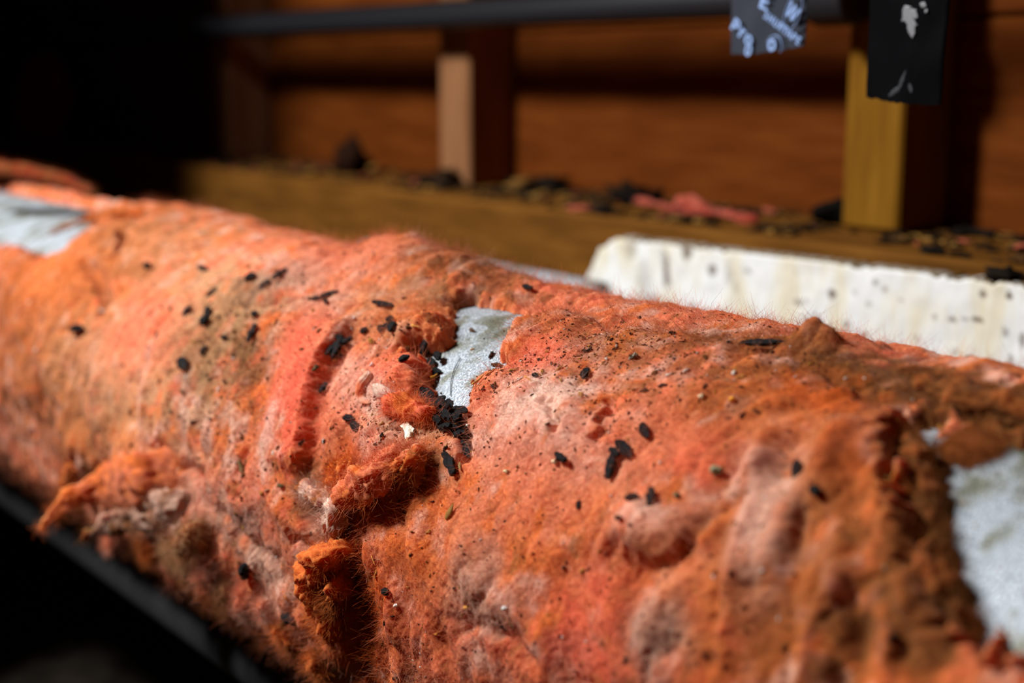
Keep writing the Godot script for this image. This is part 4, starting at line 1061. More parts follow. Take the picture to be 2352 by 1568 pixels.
func loose_wool(blanket: Node3D) -> void:
	shaggy("hanging_flap", wad(PackedVector3Array([Vector3(-0.8232, 0.5532, -0.3651), Vector3(-0.8451, 0.5439, -0.3565), Vector3(-0.8621, 0.5381, -0.3456), Vector3(-0.9381, 0.5136, -0.3536), Vector3(-0.9529, 0.5039, -0.3351), Vector3(-0.9594, 0.4918, -0.3227), Vector3(-0.9631, 0.4819, -0.3148)]), func(t): return Vector2(0.005 - 0.002 * t, lerpf(0.026, 0.008, pow(t, 0.8))), wool_color(TONES.orange, TONES.salmon, 501), 0.004, 501, Vector3.UP, 44, 70, 1), blanket, 2600, 0.006)
	shaggy("hanging_flap", wad(PackedVector3Array([Vector3(-0.7996, 0.5361, -0.3564), Vector3(-0.8243, 0.5269, -0.3496), Vector3(-0.8963, 0.4996, -0.3578), Vector3(-0.9175, 0.4921, -0.3443), Vector3(-0.925, 0.4818, -0.3311)]), func(t): return Vector2(0.006, lerpf(0.016, 0.010, t)), wool_color(TONES.grey, TONES.dirt, 502), 0.0056, 502, Vector3.UP, 44, 70, 1), blanket, 2600, 0.006)
	shaggy("hanging_flap", wad(PackedVector3Array([Vector3(-1.0112, 0.5387, -0.3703), Vector3(-1.0007, 0.5222, -0.3621), Vector3(-1.0022, 0.5064, -0.3551), Vector3(-1.0137, 0.4909, -0.3519)]), func(t): return Vector2(0.014 - 0.005 * t, 0.010), wool_color(TONES.brown, TONES.orange, 504), 0.0048, 504, Vector3.RIGHT, 44, 70, 1), blanket, 2600, 0.006)
	shaggy("raised_tuft", wad(PackedVector3Array([Vector3(-0.5624, 0.6154, -0.3759), Vector3(-0.5669, 0.6136, -0.3673), Vector3(-0.5757, 0.6071, -0.3615), Vector3(-0.5851, 0.6003, -0.3558), Vector3(-0.6025, 0.5903, -0.3573), Vector3(-0.6158, 0.5829, -0.3612)]), func(t): return Vector2(lerpf(0.006, 0.0105, t) + 0.002 * sin(9.0 * t), lerpf(0.0045, 0.0100, t) + 0.0015 * sin(11.0 * t + 1.0)), wool_color(TONES.orange, TONES.salmon, 505), 0.0056, 505, Vector3.UP, 44, 70, 1), blanket, 2600, 0.006)
	shaggy("raised_tuft", wad(PackedVector3Array([Vector3(-0.5781, 0.6112, -0.3734), Vector3(-0.5636, 0.6125, -0.3677), Vector3(-0.5684, 0.6056, -0.3669), Vector3(-0.5828, 0.5982, -0.371)]), func(t): return Vector2(0.007, 0.005), wool_color(TONES.brown, TONES.orange, 506), 0.0048, 506, Vector3.UP, 44, 70, 1), blanket, 2600, 0.006)
	shaggy("raised_tuft", wad(PackedVector3Array([Vector3(-0.5671, 0.6147, -0.3739), Vector3(-0.5735, 0.6136, -0.3691), Vector3(-0.5838, 0.608, -0.3654), Vector3(-0.598, 0.6012, -0.3664)]), func(t): return Vector2(0.008, 0.006), wool_color(TONES.salmon, TONES.salmon, 540), 0.0048, 540, Vector3.UP, 44, 70, 1), blanket, 2600, 0.006)
	shaggy("orange_wad", wad(PackedVector3Array([Vector3(-0.6005, 0.559, -0.3579), Vector3(-0.6107, 0.5562, -0.351), Vector3(-0.6219, 0.5487, -0.3469), Vector3(-0.6335, 0.5353, -0.3492), Vector3(-0.632, 0.5241, -0.3519), Vector3(-0.6389, 0.5144, -0.3583)]), func(t): return Vector2(0.011 + 0.003 * sin(8.0 * t), 0.009), wool_color(TONES.orange, TONES.orange, 507), 0.0072, 507, Vector3.UP, 44, 70, 1), blanket, 2600, 0.006)
	shaggy("orange_wad", wad(PackedVector3Array([Vector3(-0.6141, 0.5508, -0.3529), Vector3(-0.611, 0.5442, -0.3547), Vector3(-0.6141, 0.5331, -0.3524), Vector3(-0.6269, 0.52, -0.3555)]), func(t): return Vector2(0.008, 0.007), wool_color(TONES.orange, TONES.brown, 508), 0.0072, 508, Vector3.UP, 44, 70, 1), blanket, 2600, 0.006)
	shaggy("orange_wad", wad(PackedVector3Array([Vector3(-0.6464, 0.5135, -0.3572), Vector3(-0.6322, 0.5137, -0.3544), Vector3(-0.6299, 0.5079, -0.3561), Vector3(-0.6326, 0.5005, -0.3605)]), func(t): return Vector2(0.007, 0.006), wool_color(TONES.orange, TONES.orange, 509), 0.0064, 509, Vector3.UP, 44, 70, 1), blanket, 2600, 0.006)
	shaggy("shaggy_tuft", wad(PackedVector3Array([Vector3(-0.6693, 0.5745, -0.3624), Vector3(-0.6411, 0.5786, -0.3574), Vector3(-0.6186, 0.5789, -0.3536), Vector3(-0.6141, 0.5707, -0.3533), Vector3(-0.642, 0.5522, -0.3612)]), func(t): return Vector2(0.006, 0.005), wool_color(TONES.brown, TONES.pale, 510), 0.0048, 510, Vector3.UP, 44, 70, 1.3), blanket, 2600, 0.006)
	shaggy("shaggy_tuft", wad(PackedVector3Array([Vector3(-0.6284, 0.5997, -0.3691), Vector3(-0.6234, 0.5948, -0.3634), Vector3(-0.6338, 0.5851, -0.3639), Vector3(-0.6346, 0.5782, -0.3616)]), func(t): return Vector2(0.007, 0.005), wool_color(TONES.orange, TONES.deep, 511), 0.004, 511, Vector3.UP, 44, 70, 1.3), blanket, 2600, 0.006)
	shaggy("pale_wisp", wad(PackedVector3Array([Vector3(-0.6295, 0.6349, -0.3853), Vector3(-0.6144, 0.6343, -0.3839), Vector3(-0.6058, 0.6332, -0.3864), Vector3(-0.6031, 0.6335, -0.3926)]), func(t): return Vector2(0.0016, lerpf(0.006, 0.001, t)), wool_color(TONES.pale, TONES.pale, 512), 0.001, 512, Vector3.UP, 44, 70, 1.5), blanket, 350, 0.004)
	shaggy("pale_wisp", wad(PackedVector3Array([Vector3(-0.6159, 0.6335, -0.3875), Vector3(-0.6072, 0.6299, -0.3833), Vector3(-0.6075, 0.6255, -0.3814)]), func(t): return Vector2(0.0014, 0.004), wool_color(TONES.pale, TONES.pale, 513), 0.001, 513, Vector3.RIGHT, 44, 70, 1.5), blanket, 250, 0.004)
	shaggy("pale_wisp", wad(PackedVector3Array([Vector3(-0.6601, 0.6388, -0.3972), Vector3(-0.6399, 0.6397, -0.389), Vector3(-0.6398, 0.6344, -0.3843), Vector3(-0.6371, 0.6279, -0.383), Vector3(-0.6245, 0.6282, -0.3807)]), func(t): return Vector2(0.0014, 0.0025), wool_color(TONES.pale, TONES.salmon, 514), 0.001, 514, Vector3.RIGHT, 44, 70, 1.5), blanket, 250, 0.004)
	shaggy("coral_lip", wad(PackedVector3Array([Vector3(-0.6156, 0.6289, -0.3872), Vector3(-0.5964, 0.6307, -0.3843), Vector3(-0.5827, 0.6299, -0.3845), Vector3(-0.5748, 0.6253, -0.3883)]), func(t): return Vector2(0.0075, 0.0065), wool_color(TONES.coral, TONES.orange, 515), 0.0044, 515, Vector3.UP, 44, 70, 1), blanket, 2600, 0.006)
	shaggy("torn_sliver", wad(PackedVector3Array([Vector3(-1.1029, 0.6844, -0.461), Vector3(-1.1523, 0.6821, -0.4586), Vector3(-1.2626, 0.6666, -0.4735), Vector3(-1.2649, 0.6609, -0.4538), Vector3(-1.269, 0.6554, -0.4422)]), func(t): return Vector2(0.004, lerpf(0.006, 0.002, t)), wool_color(TONES.orange, TONES.brown, 516), 0.0024, 516, Vector3.UP, 44, 70, 1), blanket, 2600, 0.006)
	shaggy("torn_sliver", wad(PackedVector3Array([Vector3(-1.447, 0.7108, -0.4231), Vector3(-1.3948, 0.7065, -0.44), Vector3(-1.341, 0.7025, -0.4591), Vector3(-1.2903, 0.696, -0.4734), Vector3(-1.2488, 0.6899, -0.4756)]), func(t): return Vector2(0.012, lerpf(0.009, 0.006, t)), wool_color(TONES.maroon, TONES.dirt, 517), 0.0024, 517, Vector3.UP, 44, 70, 1), blanket, 2600, 0.006)  # red darkened in its colour so this sliver looks unlit
	shaggy("brown_strip", wad(PackedVector3Array([Vector3(-0.3657, 0.6751, -0.4855), Vector3(-0.3467, 0.6725, -0.4807), Vector3(-0.3245, 0.6719, -0.4756), Vector3(-0.3038, 0.6722, -0.4771), Vector3(-0.281, 0.6723, -0.4779)]), func(t): return Vector2(0.009, 0.0055), wool_color(TONES.brown, TONES.dirt, 518), 0.0032, 518, Vector3.UP, 44, 70, 1), blanket, 2600, 0.006)
	shaggy("brown_strip", wad(PackedVector3Array([Vector3(-0.3449, 0.6681, -0.4631), Vector3(-0.3389, 0.667, -0.4763), Vector3(-0.3191, 0.6676, -0.474), Vector3(-0.2949, 0.6682, -0.4719)]), func(t): return Vector2(0.006, 0.003), wool_color(TONES.dirt, TONES.dirt, 519), 0.0032, 519, Vector3.UP, 44, 70, 1), blanket, 2600, 0.006)
	shaggy("stuck_scrap", wad(PackedVector3Array([Vector3(-0.3188, 0.6567, -0.447), Vector3(-0.3143, 0.6585, -0.4502), Vector3(-0.3084, 0.6598, -0.4539), Vector3(-0.2999, 0.6598, -0.4552)]), func(t): return Vector2(0.0105, 0.0022), wool_color(TONES.brown, TONES.brown, 520), 0.0016, 520, Vector3(0, 0.85, 0.5), 44, 70, 1), blanket, 2600, 0.006)
	shaggy("ragged_rim", wad(PackedVector3Array([Vector3(-0.3345, 0.6601, -0.4476), Vector3(-0.3188, 0.6524, -0.4316), Vector3(-0.3044, 0.6447, -0.4195), Vector3(-0.2936, 0.6376, -0.412)]), func(t): return Vector2(0.006, 0.006), wool_color(TONES.dirt, TONES.brown, 521), 0.0048, 521, Vector3.RIGHT, 44, 70, 1), blanket, 2600, 0.006)
	shaggy("ragged_rim", wad(PackedVector3Array([Vector3(-0.2936, 0.6395, -0.4143), Vector3(-0.2864, 0.6319, -0.4028), Vector3(-0.2761, 0.624, -0.3955), Vector3(-0.2621, 0.6168, -0.3922)]), func(t): return Vector2(0.0055, 0.005), wool_color(TONES.dirt, TONES.brown, 522), 0.0056, 522, Vector3.RIGHT, 44, 70, 1), blanket, 2600, 0.006)
	shaggy("ragged_edge", wad(PackedVector3Array([Vector3(-0.7664, 0.4935, -0.3607), Vector3(-0.7652, 0.4836, -0.3626), Vector3(-0.7694, 0.4752, -0.3628)]), func(t): return Vector2(0.010, 0.005), wool_color(TONES.brown, TONES.tan, 530), 0.004, 530, Vector3.UP, 44, 70, 1), blanket, 2600, 0.006)
	shaggy("ragged_edge", wad(PackedVector3Array([Vector3(-0.7425, 0.4948, -0.3619), Vector3(-0.7405, 0.4851, -0.3649), Vector3(-0.7387, 0.4793, -0.3739)]), func(t): return Vector2(0.0045, 0.009), wool_color(TONES.grey, TONES.salmon, 531), 0.004, 531, Vector3.UP, 44, 70, 1), blanket, 2600, 0.006)
	shaggy("ragged_edge", wad(PackedVector3Array([Vector3(-0.6956, 0.4882, -0.3601), Vector3(-0.6922, 0.4789, -0.3649), Vector3(-0.691, 0.4712, -0.3725)]), func(t): return Vector2(0.010, 0.005), wool_color(TONES.orange, TONES.dirt, 532), 0.004, 532, Vector3.UP, 44, 70, 1), blanket, 2600, 0.006)
	shaggy("ragged_edge", wad(PackedVector3Array([Vector3(-0.8108, 0.503, -0.3571), Vector3(-0.8091, 0.4901, -0.3587), Vector3(-0.8149, 0.4802, -0.3564)]), func(t): return Vector2(0.0045, 0.009), wool_color(TONES.brown, TONES.tan, 533), 0.004, 533, Vector3.UP, 44, 70, 1), blanket, 2600, 0.006)
	shaggy("ragged_edge", wad(PackedVector3Array([Vector3(-0.9756, 0.4775, -0.3663), Vector3(-0.9716, 0.4659, -0.3714), Vector3(-0.9768, 0.4527, -0.3687)]), func(t): return Vector2(0.010, 0.005), wool_color(TONES.grey, TONES.salmon, 534), 0.004, 534, Vector3.UP, 44, 70, 1), blanket, 2600, 0.006)
	shaggy("ragged_edge", wad(PackedVector3Array([Vector3(-0.8812, 0.4959, -0.3575), Vector3(-0.878, 0.4851, -0.3618), Vector3(-0.8817, 0.4719, -0.3611)]), func(t): return Vector2(0.0045, 0.009), wool_color(TONES.orange, TONES.dirt, 535), 0.004, 535, Vector3.UP, 44, 70, 1), blanket, 2600, 0.006)
	shaggy("ragged_edge", wad(PackedVector3Array([Vector3(-0.8324, 0.5022, -0.3534), Vector3(-0.8301, 0.4933, -0.357), Vector3(-0.8307, 0.4861, -0.3624)]), func(t): return Vector2(0.010, 0.005), wool_color(TONES.brown, TONES.tan, 536), 0.004, 536, Vector3.UP, 44, 70, 1), blanket, 2600, 0.006)
	shaggy("ragged_edge", wad(PackedVector3Array([Vector3(-0.7729, 0.506, -0.3528), Vector3(-0.7706, 0.4961, -0.3561), Vector3(-0.7744, 0.4859, -0.3563)]), func(t): return Vector2(0.0045, 0.009), wool_color(TONES.grey, TONES.salmon, 537), 0.004, 537, Vector3.UP, 44, 70, 1), blanket, 2600, 0.006)
	shaggy("ragged_edge", wad(PackedVector3Array([Vector3(-0.6611, 0.4832, -0.3632), Vector3(-0.6593, 0.474, -0.3661), Vector3(-0.6574, 0.4664, -0.3746)]), func(t): return Vector2(0.010, 0.005), wool_color(TONES.orange, TONES.dirt, 538), 0.004, 538, Vector3.UP, 44, 70, 1), blanket, 2600, 0.006)
	shaggy("ragged_edge", wad(PackedVector3Array([Vector3(-0.7748, 0.529, -0.3532), Vector3(-0.7798, 0.5179, -0.3465), Vector3(-0.7899, 0.5105, -0.3393)]), func(t): return Vector2(0.0045, 0.009), wool_color(TONES.brown, TONES.tan, 539), 0.004, 539, Vector3.UP, 44, 70, 1), blanket, 2600, 0.006)
	shaggy("ragged_edge", wad(PackedVector3Array([Vector3(-0.7132, 0.499, -0.3585), Vector3(-0.7097, 0.4896, -0.3634), Vector3(-0.7086, 0.4827, -0.3711)]), func(t): return Vector2(0.010, 0.005), wool_color(TONES.grey, TONES.salmon, 540), 0.004, 540, Vector3.UP, 44, 70, 1), blanket, 2600, 0.006)

# ---------- everything ----------
func _ready() -> void:
	rng.seed = 77
	wisp_hair = hair_mesh(0.6, 0.012)
	var cam := Camera3D.new()
	cam.name = "camera"
	var lens := CameraAttributesPhysical.new()
	lens.frustum_focal_length = 50.0
	lens.frustum_focus_distance = 0.712
	lens.exposure_aperture = 4.2
	cam.attributes = lens
	cam.keep_aspect = Camera3D.KEEP_HEIGHT
	cam.fov = 26.99
	cam.near = 0.02
	cam.far = 20.0
	add_child(cam)
	cam.look_at_from_position(CAMERA, CAMERA + Vector3(-0.78223, -0.18761, -0.59407), Vector3.UP)
	cam.current = true
	cam.attributes = lens
	var env := Environment.new()
	env.background_mode = Environment.BG_COLOR
	env.background_color = Color.BLACK
	env.tonemap_mode = Environment.TONE_MAPPER_LINEAR
	env.tonemap_exposure = 1.0
	env.sdfgi_enabled = true
	env.ssao_enabled = true
	env.ssil_enabled = true
	var we := WorldEnvironment.new()
	we.environment = env
	add_child(we)
	make_materials()
	work_lamp(Vector3(-1.52, 1.92, 0.56), Vector3(-0.66, 0.62, -0.46), 8.3)
	crawlspace()
	duct_and_blanket()
	behind()
	lay_droppings()
	lay_bits()
	litter()

func work_lamp(at: Vector3, towards: Vector3, power: float) -> void:
	var o := thing("work_lamp", "square work lamp with a white glowing face, hung from the ceiling", "lamp", at)
	o.look_at_from_position(at, towards, Vector3.UP)
	part("housing", box(Vector3(0.29, 0.29, 0.05), 0.008), mats.black_plastic, o, Transform3D(Basis(), Vector3(0, 0, 0.03)))
	var glow := mat(Color(0.9, 0.9, 0.9), 0.5)
	glow.emission_enabled = true
	glow.emission = Color(0.95, 0.97, 1.0)
	glow.emission_energy_multiplier = 1.0
	part("lamp_face", box(Vector3(0.25, 0.25, 0.006), 0.002), glow, o, Transform3D(Basis(), Vector3(0, 0, 0.003)))
	part("hanger", tube(PackedVector3Array([Vector3(0, 0.05, 0.05), Vector3(0, 0.22, 0.0), Vector3(0, 0.34, -0.10)]), func(_t): return 0.006), mats.black_plastic, o)
	var l := AreaLight3D.new()
	l.name = "lamp_glow"
	l.area_size = Vector2(0.25, 0.25)
	l.light_color = Color(0.97, 0.98, 1.0)
	l.light_energy = power
	l.shadow_enabled = true
	l.position = Vector3(0, 0, -0.004)
	l.set("area_range", 8.0)
	o.add_child(l)

func crawlspace() -> void:
	var mid := Vector3(-1.45, 0, 0.08)
	structure("floor", box(Vector3(5.1, 0.12, 2.7), 0.002), mats.soil, Transform3D(Basis(), mid + Vector3(0, -0.06, 0)))
	structure("ceiling", box(Vector3(5.1, 0.08, 2.7), 0.002), mats.plank, Transform3D(Basis(), mid + Vector3(0, 2.24, 0)))
	structure("wall_left", box(Vector3(0.1, 2.2, 2.5), 0.002), mats.plank, Transform3D(Basis(), Vector3(-3.9, 1.1, 0.08)))
	structure("wall_right", box(Vector3(0.1, 2.2, 2.5), 0.002), mats.plank, Transform3D(Basis(), Vector3(0.95, 1.1, 0.08)))
	structure("wall_front", box(Vector3(5.1, 2.2, 0.1), 0.002), mats.plank, Transform3D(Basis(), Vector3(-1.45, 1.1, 1.38)))
	var back := structure("wall_back", box(Vector3(5.1, 2.2, 0.08), 0.002), mats.plank, Transform3D(Basis(), Vector3(-1.45, 1.1, -1.14)))
	# the boards nailed across it
	for k in range(-1, 7):
		part("board", box(Vector3(4.8, 0.188, 0.028), 0.003), mats.board, back, Transform3D(Basis(), Vector3(0, 0.19 * k - 0.35, 0.054)))
	tag(part("added_shade_pier", box(Vector3(1.0, 2.2, 0.2), 0.01), mats.concrete, self, Transform3D(Basis(), Vector3(-2.26, 1.1, -0.2))), "added grey concrete pier out of view at the left, placed to shade the wall", "pier")  # added unseen blocker: keeps lamp light off the left of the wall
	structure("trim_1", box(Vector3(4.8, 0.14, 0.17), 0.004), mats.sill, Transform3D(Basis(), Vector3(-1.45, 0.591, -0.985)))

func duct_and_blanket() -> void:
	var duct := thing("metal_duct", "galvanised sheet metal duct, bare grey where the pink insulation is torn away", "duct", Vector3(-1.45, AXIS.x, AXIS.y))
	var path := PackedVector3Array()
	for i in 60: path.append(Vector3(-2.4 + 4.8 * i / 59.0, 0, 0))
	part("pipe_wall", tube(path, func(_t): return METAL, 180, false), mats.zinc, duct)
	for x in [-1.75, 1.9]:
		part("seam_band", tube(PackedVector3Array([Vector3(x - 0.012, 0, 0), Vector3(x - 0.01, 0, 0), Vector3(x + 0.01, 0, 0), Vector3(x + 0.012, 0, 0)]), func(t): return METAL + (0.003 if t > 0.2 and t < 0.8 else 0.0005), 96, false), mats.zinc, duct)
	build_field()
	var blanket := thing("insulation_blanket", "torn pink and orange fibreglass insulation blanket wrapped round the duct", "insulation")
	part("wool", blanket_mesh(), mats.wool, blanket)
	loose_wool(blanket)
	fuzz(blanket)

func behind() -> void:
	tag(part("wall_stud", box(Vector3(0.062, 1.536, 0.07), 0.003), mats.stud_pale, self, Transform3D(Basis(), Vector3(-1.436, 1.43, -1.0365))), "pale pinkish wall stud left of centre behind the duct", "stud")
	tag(part("wall_stud", box(Vector3(0.062, 1.536, 0.07), 0.003), mats.stud_gold, self, Transform3D(Basis(), Vector3(-0.802, 1.43, -1.0365))), "golden wall stud at the right, under the black tape", "stud")
	tag(part("wall_stud", box(Vector3(0.062, 1.536, 0.07), 0.003), mats.stud_pale, self, Transform3D(Basis(), Vector3(-2.07, 1.43, -1.0365))), "dim wall stud farthest left, at the edge of the dark", "stud")
	var pipe := thing("black_pipe", "long black plastic pipe running level across the top of the wall", "pipe", Vector3(-1.6, 0.8624, -0.96))
	part("run", tube(PackedVector3Array([Vector3(0.80, 0, 0), Vector3(0.3, 0, 0), Vector3(-0.3, 0, 0), Vector3(-0.88, 0.002, 0), Vector3(-0.97, 0.01, 0), Vector3(-1.03, 0.03, 0), Vector3(-1.08, 0.09, 0), Vector3(-1.10, 0.25, 0), Vector3(-1.10, 1.33, 0)]), func(_t): return 0.0165, 24), mats.black_plastic, pipe)
	part("coupling", tube(PackedVector3Array([Vector3(-0.56, 0, 0), Vector3(-0.555, 0, 0), Vector3(-0.48, 0, 0), Vector3(-0.475, 0, 0)]), func(t): return 0.021 if t > 0.2 and t < 0.8 else 0.019, 24), mats.black_plastic, pipe)
	part("coupling", tube(PackedVector3Array([Vector3(0.765, 0, 0), Vector3(0.77, 0, 0), Vector3(0.808, 0, 0), Vector3(0.812, 0, 0)]), func(t): return 0.0265 if t > 0.2 and t < 0.8 else 0.024, 24), mats.black_plastic, pipe)
	part("strap", tube(PackedVector3Array([Vector3(0.79, 0.02, 0), Vector3(0.79, 0.3, 0), Vector3(0.79, 1.33, 0)]), func(_t): return 0.008, 12), mats.black_plastic, pipe)
	var film := thing("printed_tape", "grey plastic tape end printed in pale blue, hanging from the black pipe", "tape", Vector3(0, 0, 0))
	part("strip", hanging_sheet(Vector3(-0.7073, 1.04, -0.731), Vector3(-0.639, 1.04, -0.731), Vector3(-0.7022, 0.8106, -0.722), Vector3(-0.6364, 0.815, -0.722), 0.0005, 0.004, 61), tinted(Color(0.19, 0.20, 0.225), 0.6, 62), film)
	lettering("Pro", "printed_word", Vector3(-0.6875, 0.8248, -0.7175), -0.6201, 0.0224, 0.0085, film)
	lettering("SHURTAPE", "printed_word", Vector3(-0.6521, 0.827, -0.7175), -0.5315, 0.0366, 0.0052, film)
	part("printed_emblem", tube(PackedVector3Array([Vector3(-0.6378, 0.8479, -0.7175), Vector3(-0.6395, 0.8482, -0.7175), Vector3(-0.6414, 0.8478, -0.7175), Vector3(-0.6434, 0.8465, -0.7175), Vector3(-0.6454, 0.8446, -0.7175), Vector3(-0.6472, 0.8421, -0.7175), Vector3(-0.6488, 0.8393, -0.7175), Vector3(-0.65, 0.8363, -0.7175), Vector3(-0.6507, 0.8333, -0.7175), Vector3(-0.6509, 0.8305, -0.7175), Vector3(-0.6506, 0.8281, -0.7175), Vector3(-0.6498, 0.8264, -0.7175), Vector3(-0.6485, 0.8253, -0.7175), Vector3(-0.6469, 0.825, -0.7175), Vector3(-0.645, 0.8255, -0.7175), Vector3(-0.6429, 0.8267, -0.7175), Vector3(-0.6409, 0.8286, -0.7175), Vector3(-0.6391, 0.8311, -0.7175), Vector3(-0.6375, 0.8339, -0.7175), Vector3(-0.6363, 0.837, -0.7175), Vector3(-0.6356, 0.84, -0.7175), Vector3(-0.6354, 0.8427, -0.7175), Vector3(-0.6357, 0.8451, -0.7175), Vector3(-0.6365, 0.8468, -0.7175), Vector3(-0.6378, 0.8479, -0.7175)]), func(_t): return Vector2(0.0007, 0.0004), 8), mats.print_blue, film)
	part("printed_emblem", tube(PackedVector3Array([Vector3(-0.6531, 0.8109, -0.7175), Vector3(-0.6526, 0.8119, -0.7175), Vector3(-0.6522, 0.8128, -0.7175), Vector3(-0.6519, 0.8138, -0.7175), Vector3(-0.6518, 0.8149, -0.7175), Vector3(-0.6518, 0.8159, -0.7175), Vector3(-0.6519, 0.8169, -0.7175), Vector3(-0.6522, 0.8178, -0.7175), Vector3(-0.6526, 0.8187, -0.7175), Vector3(-0.6531, 0.8195, -0.7175), Vector3(-0.6537, 0.8202, -0.7175), Vector3(-0.6544, 0.8209, -0.7175), Vector3(-0.6552, 0.8214, -0.7175), Vector3(-0.6561, 0.8217, -0.7175), Vector3(-0.657, 0.822, -0.7175), Vector3(-0.6579, 0.8221, -0.7175), Vector3(-0.6589, 0.822, -0.7175), Vector3(-0.6599, 0.8218, -0.7175), Vector3(-0.6608, 0.8215, -0.7175), Vector3(-0.6617, 0.8211, -0.7175), Vector3(-0.6625, 0.8205, -0.7175), Vector3(-0.6633, 0.8198, -0.7175), Vector3(-0.664, 0.819, -0.7175), Vector3(-0.6646, 0.8182, -0.7175), Vector3(-0.665, 0.8172, -0.7175)]), func(_t): return Vector2(0.0007, 0.0004), 8), mats.print_blue, film)
	lettering("W", "printed_emblem", Vector3(-0.6436, 0.8369, -0.7175), -0.6399, 0.0106, 0.01, film)
	lettering("o", "printed_emblem", Vector3(-0.6607, 0.8161, -0.7175), -0.0941, 0.007, 0.008, film)
	lettering("E", "printed_word", Vector3(-0.6682, 0.8441, -0.7175), -0.3395, 0.0075, 0.01, film)
	lettering("o", "printed_word", Vector3(-0.6817, 0.813, -0.7175), -0.3051, 0.0059, 0.008, film)
	var tape := thing("black_tape", "wide black tape strip with whitish glue smears hanging before the golden stud", "tape", Vector3(0, 0, 0))
	part("strip", hanging_sheet(Vector3(-0.5868, 1.04, -0.731), Vector3(-0.5225, 1.04, -0.731), Vector3(-0.5844, 0.7834, -0.722), Vector3(-0.5291, 0.7796, -0.722), 0.0006, 0.005, 63), tinted(Color(0.03, 0.031, 0.034), 0.38, 64), tape)
	part("glue_smear", smear(Vector3(-0.5566, 0.8381, -0.7194), Vector3(-0.5514, 0.8262, -0.7194), 0.0045, 70), mats.glue, tape)
	part("glue_smear", smear(Vector3(-0.5518, 0.8321, -0.7194), Vector3(-0.5497, 0.8185, -0.7194), 0.0032, 71), mats.glue, tape)
	part("glue_smear", smear(Vector3(-0.5545, 0.8347, -0.7194), Vector3(-0.5467, 0.8306, -0.7194), 0.003, 72), mats.glue, tape)
	part("glue_smear", smear(Vector3(-0.5459, 0.8387, -0.7194), Vector3(-0.5409, 0.837, -0.7194), 0.0016, 73), mats.glue, tape)
	part("glue_smear", smear(Vector3(-0.542, 0.835, -0.7194), Vector3(-0.54, 0.8335, -0.7194), 0.0012, 74), mats.glue, tape)
	part("glue_smear", smear(Vector3(-0.549, 0.8277, -0.7194), Vector3(-0.5531, 0.8226, -0.7194), 0.0022, 75), mats.glue, tape)
	part("glue_smear", smear(Vector3(-0.5592, 0.7857, -0.7194), Vector3(-0.553, 0.8005, -0.7194), 0.0012, 76), mats.glue_dim, tape)
	part("glue_smear", smear(Vector3(-0.5656, 0.7837, -0.7194), Vector3(-0.5556, 0.7907, -0.7194), 0.0016, 77), mats.glue_dim, tape)
	part("glue_smear", smear(Vector3(-0.5506, 0.7922, -0.7194), Vector3(-0.5482, 0.7858, -0.7194), 0.0012, 78), mats.glue_dim, tape)
	var board := thing("white_board", "white painted board stained with brown specks, standing on edge behind the duct", "board")
	part("panel", white_panel(Vector3(-0.9913, 0.6498, -0.86), Vector3(-0.5543, 0.6569, -0.86), Vector3(-1.0219, 0.5994, -0.86)), mats.paint, board)
	tag(part("dark_clod", pebble_mesh(351, 0.9), mats.clod, self, Transform3D(Basis.from_scale(Vector3(0.022, 0.010, 0.012)), Vector3(-0.5739, 0.6599, -0.868))), "dark crumb of debris on the top edge of the white board at far right", "debris")
	tag(part("added_pipe", tube(PackedVector3Array([Vector3(-1.9, 1.028, -0.75), Vector3(-1.0, 1.028, -0.75), Vector3(0.0, 1.028, -0.75), Vector3(0.9, 1.028, -0.75)]), func(_t): return 0.016, 24), mats.black_plastic, self), "added slim black pipe out of view above the level pipe, shading a band of the wall and carrying both tape ends", "pipe")  # added out of view to cast the dark band; the tapes hang from it
	tag(part("grey_conduit", tube(PackedVector3Array([Vector3(-3.8, 0.362, -0.46), Vector3(-1.5, 0.362, -0.46), Vector3(-0.3, 0.362, -0.46), Vector3(0.85, 0.362, -0.46)]), func(_t): return 0.022, 28), mats.conduit, self), "dim grey pipe running below the duct at lower left", "pipe")
	tag(part("zinc_conduit", tube(PackedVector3Array([Vector3(-1.36, 0.5968, -0.83), Vector3(-1.2, 0.5968, -0.83), Vector3(-1.0, 0.5968, -0.83), Vector3(-0.962, 0.5968, -0.83)]), func(_t): return 0.016, 24), mats.zinc, self), "grey metal pipe just showing between the duct and the left end of the white board", "pipe")
	tag(part("pink_scrap", wad(PackedVector3Array([Vector3(-1.064, 0.6676, -0.965), Vector3(-1.0641, 0.672, -0.965), Vector3(-1.0037, 0.6665, -0.965), Vector3(-1.0004, 0.6709, -0.965), Vector3(-0.9896, 0.6709, -0.965), Vector3(-0.9341, 0.6665, -0.965), Vector3(-0.8978, 0.6643, -0.965)]), func(t): return Vector2(0.008, 0.006 + 0.0035 * cos(13.0 * t)), wool_color(Color(0.58, 0.25, 0.19), Color(0.66, 0.34, 0.27), 541), 0.004, 541), mats.wool, self), "torn pink insulation scrap lying on the sill beam left of the golden stud", "insulation")  # dusty pink, also darkened in colour to stand in for shadow
	sill_litter(0.661)
	tag(part("dark_clod", pebble_mesh(352, 0.8), mat(Color(0.13, 0.07, 0.04), 0.95, 0.0, 0.1), self, Transform3D(Basis.from_scale(Vector3(0.05, 0.045, 0.04)), Vector3(-1.68, 0.679, -1))), "dark reddish clod on the sill beam left of the pale stud", "debris")
